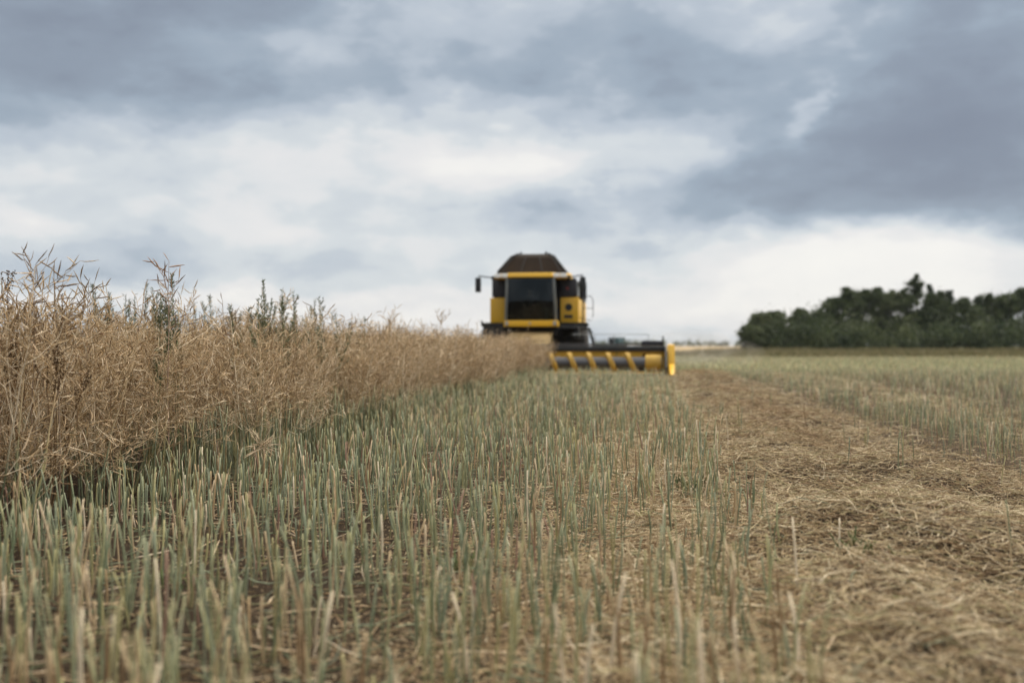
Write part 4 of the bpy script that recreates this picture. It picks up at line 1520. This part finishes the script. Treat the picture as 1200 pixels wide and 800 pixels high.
def tree(label, col, top, D, kind, width, seed, name):
    r = np.random.default_rng(seed)
    b = px(col, HORIZON, D)
    H = CAM_Z + (HORIZON - top) / FPX * D
    T = empty(name, (b.x, D, 0), r.uniform(0, 6))
    tag(T, label, "tree", "trees along the edge of the wood")
    tr, cr = Geo(), Geo()
    k = 7
    t = np.linspace(0, 1, k)
    main = np.stack([np.cumsum(r.normal(0, .12, k)), np.cumsum(r.normal(0, .12, k)), t * H * .9], 1)
    main -= main[0]
    bc = np.array([.07, .055, .042]) if kind != "birch" else np.array([.22, .20, .18])
    tr.add(*tubes(main[None], (np.linspace(.022, .004, k) * H)[None], 7, np.repeat(bc[None], k, 0)[None]))
    cen, rad = [], []
    nl = 30 if kind != "pine" else 24
    for i in range(nl):
        tb = r.uniform(.06, .93)
        i0 = min(k - 2, int(tb * (k - 1)))
        base = main[i0] + (main[i0 + 1] - main[i0]) * (tb * (k - 1) - i0)
        a = i * 2.4 + r.uniform(-.5, .5)
        prof = (math.sin(math.pi * min(1, tb * .8 + .18)) ** .6) if kind != "pine" else (1.12 - tb) * 1.0
        ln = polyline_branch(base, np.array([math.cos(a), math.sin(a), r.uniform(.2, .9) if kind != "pine" else r.uniform(-.1, .3)]), width * prof * r.uniform(.6, 1.05) + .3 * (1 - tb if kind == "pine" else 1), 4, r, .3, .1)
        tr.add(*tubes(ln[None], np.linspace(.006 * H, .0015 * H, 4)[None], 4, np.repeat(bc[None], 4, 0)[None]))
        for f in (1.0, .6):
            q_ = ln[0] + (ln[-1] - ln[0]) * f
            cen.append(q_ + r.normal(0, .15, 3))
            rad.append(width * r.uniform(.18, .46) * (1.2 - .55 * tb if kind != "pine" else 1.25 - .80 * tb))
    for f, w_ in ((.78, .40), (.86, .32), (.93, .24), (1.0, .17), (1.05, .11)):
        i0 = min(k - 1, int(f * (k - 1)))
        for _ in range(3):
            cen.append(main[i0] * np.array([1, 1, 0]) + np.array([r.normal(0, width * (.05 if kind == "pine" else .16) * (1.15 - f) * 3), r.normal(0, width * .12), H * .93 * f]))
            rad.append(width * w_ * r.uniform(.7, 1.2))
    cen, rad = np.array(cen), np.array(rad)
    cr.add(*leaf_cloud(cen, rad * 1.22, 20000, .25, TREE_COLS[kind], r))
    link("trunk", tr.mesh("trunk", M_BARK, True), T)
    link("crown", cr.mesh("crown", M_TREE), T)


KINDS = {"oak": "broad dark green tree", "pine": "pointed blackish green conifer", "birch": "loose paler green tree"}
NAMES = {"oak": "broadleaf_tree", "pine": "conifer_tree", "birch": "birch_tree"}
TREES = [(882, 384, 138, "birch", 1.5, "at the left tip of the wood, the lowest tree"),
         (892, 368, 142, "birch", 2.0, "second from the left tip of the wood, with a rounded top"),
         (903, 366, 145, "oak", 2.0, "next to the rounded pale tree near the left tip"),
         (918, 364, 146, "birch", 1.3, "with a thin top before the first dip in the wood"),
         (934, 361, 148, "birch", 1.3, "with a thin open top between two gaps of sky"),
         (948, 371, 145, "oak", 1.8, "low between the thin-topped tree and the main wood"),
         (962, 362, 147, "oak", 1.7, "at the foot of the step up to the taller trees"),
         (977, 349, 149, "oak", 2.0, "at the step where the wood becomes tall"),
         (992, 337, 150, "oak", 2.4, "first of the tall trees, with an airy top"),
         (1011, 339, 152, "oak", 2.5, "right of the airy-topped tall tree"),
         (1030, 337, 151, "oak", 2.4, "with a flat wide crown left of the tallest tree"),
         (1047, 340, 149, "birch", 2.2, "in front of the gap left of the tallest tree"),
         (1061, 339, 150, "oak", 2.0, "touching the left flank of the tallest tree"),
         (1075, 321, 151, "oak", 1.75, "tallest of all, rising above the middle of the wood"),
         (1089, 333, 154, "pine", 1.6, "just right of the tallest one, a little lower"),
         (1103, 341, 148, "oak", 2.3, "right of the two tallest trees"),
         (1119, 340, 150, "pine", 1.5, "slim spire past the two tallest trees"),
         (1132, 349, 146, "oak", 2.2, "in the dip right of the slim spire"),
         (1147, 347, 149, "pine", 1.4, "small peak in the right part of the wood"),
         (1160, 344, 150, "oak", 2.2, "right of the small conifer peak"),
         (1177, 345, 148, "oak", 2.2, "second from the right edge of the picture"),
         (1196, 338, 151, "oak", 2.5, "at the right edge of the picture"),
         (1216, 336, 150, "oak", 2.5, "just beyond the right edge of the picture"),
         (1238, 338, 150, "oak", 2.6, "last of the wood, outside the picture")]
for i, (c, tp, D, k, w, where) in enumerate(TREES):
    tree(KINDS[k] + " " + where, c, tp, D, k, w * 1.22, 900 + i, NAMES[k])

# undergrowth along the wood's foot
r_ = np.random.default_rng(55)
n = 170
cols_ = r_.uniform(884, 1250, n)
D_ = r_.uniform(137, 150, n)
hh = r_.uniform(1.0, 6.5, n) * np.clip((cols_ - 860) / 60, .4, 1)
cen = np.stack([(cols_ - 600) / FPX * D_, D_, hh * .55], 1)
ug = Geo()
ug.add(*leaf_cloud(cen, hh * .62, 60000, .30, np.concatenate(list(TREE_COLS.values())), r_))
o = link("undergrowth", ug.mesh("undergrowth", M_TREE))
tag(o, "tangled dark green bushes along the foot of the wood", "undergrowth", kind="stuff")

# rank grass standing at the far edge of the stubble
def grass_strip(name, label, x0, x1, ya, yb, n, h, cols, w):
    xs = r_.uniform(x0, x1, n)
    ys = r_.uniform(ya, yb, n)
    d = rand_dirs(n, .75, 1.0, r_)
    L = (r_.uniform(.5, 1.1, n) * h * (.7 + .5 * vnoise(xs * .35, ys * .2, 61)))[:, None]
    b = np.stack([xs, ys, np.zeros(n)], 1)
    P = np.stack([b, b + d * L * .6, b + d * L + rand_dirs(n, -.2, .2, r_) * L * .2], 1)
    Rd = np.stack([np.full(n, w), np.full(n, w * .8), np.full(n, w * .2)], 1)
    C = np.repeat((cols[r_.integers(0, len(cols), n)] * r_.uniform(.7, 1.2, (n, 1)))[:, None], 3, 1)
    g = Geo()
    g.add(*tubes(P, Rd, 3, C))
    o = link(name, g.mesh(name, M_LEAF))
    tag(o, label, "grass", kind="stuff")


GC = np.array([[.22, .205, .09], [.29, .245, .125], [.16, .16, .07], [.36, .29, .16]])
grass_strip("field_margin_grass", "strip of rank olive grass standing at the far edge of the stubble", 15, 62, 82, 100, 22000, .62, GC, .02)
grass_strip("meadow_grass", "darker grass in front of the wood", 24, 95, 112, 136, 14000, .85, GC * .8, .03)

# far treeline on the horizon
r_ = np.random.default_rng(66)
n = 420
xs = r_.uniform(-420, 300, n)
ys = r_.uniform(880, 960, n)
hh = r_.uniform(3.4, 7.2, n) * (.75 + .4 * vnoise(xs * .03, xs * 0, 71))
cen = np.stack([xs, ys, hh * .55], 1)
ft = Geo()
ft.add(*leaf_cloud(cen, hh * .62, 60000, 1.1, np.concatenate(list(TREE_COLS.values())) * 1.2, r_))
o = link("far_off_wood", ft.mesh("far_off_wood", M_TREE))
tag(o, "thin dark line of woodland on the horizon beyond the ripe field", "woods", kind="stuff")


# ------------------------------------------------------------------ dust at the header's end, and the air out to the horizon
def air(name, me_o, col, dens):
    m, nt, p = new_mat(name)
    nt.nodes.remove(p)
    pv = nt.nodes.new("ShaderNodeVolumePrincipled")
    pv.inputs["Color"].default_value = (*col, 1)
    pv.inputs["Density"].default_value = dens
    nt.links.new(pv.outputs[0], nt.nodes["Material Output"].inputs["Volume"])
    me_o.data.materials.clear()
    me_o.data.materials.append(m)


du = MB()
c_ = px(822, 427, 42.0)
for ox, oy, oz, ra in ((0, 0, 0, 1.0), (-1.2, 2.5, .1, .9), (1.5, 1.2, -.1, .8), (.4, 4.5, .2, 1.1), (-1.9, .8, .1, .7)):
    r0 = bmesh.ops.create_icosphere(du.bm, subdivisions=3, radius=ra)
    for v in r0["verts"]:
        v.co = Vector((v.co.x * 1.9 + c_.x + ox, v.co.y * 2.0 + c_.y + oy, v.co.z * .75 + .75 + oz))
du_o = du.build("dust_cloud", M_GREY)
air("dust", du_o, (.86, .78, .68), .045)
tag(du_o, "thin pale dust hanging over the stubble behind the header", "dust", kind="stuff")

hz_o = MB().box(-2500, 2500, -120, 2700, -1.6, 40).build("haze", M_GREY)
air("haze", hz_o, (.86, .90, .95), .00010)
tag(hz_o, "thin summer haze over the fields", "haze", kind="stuff")
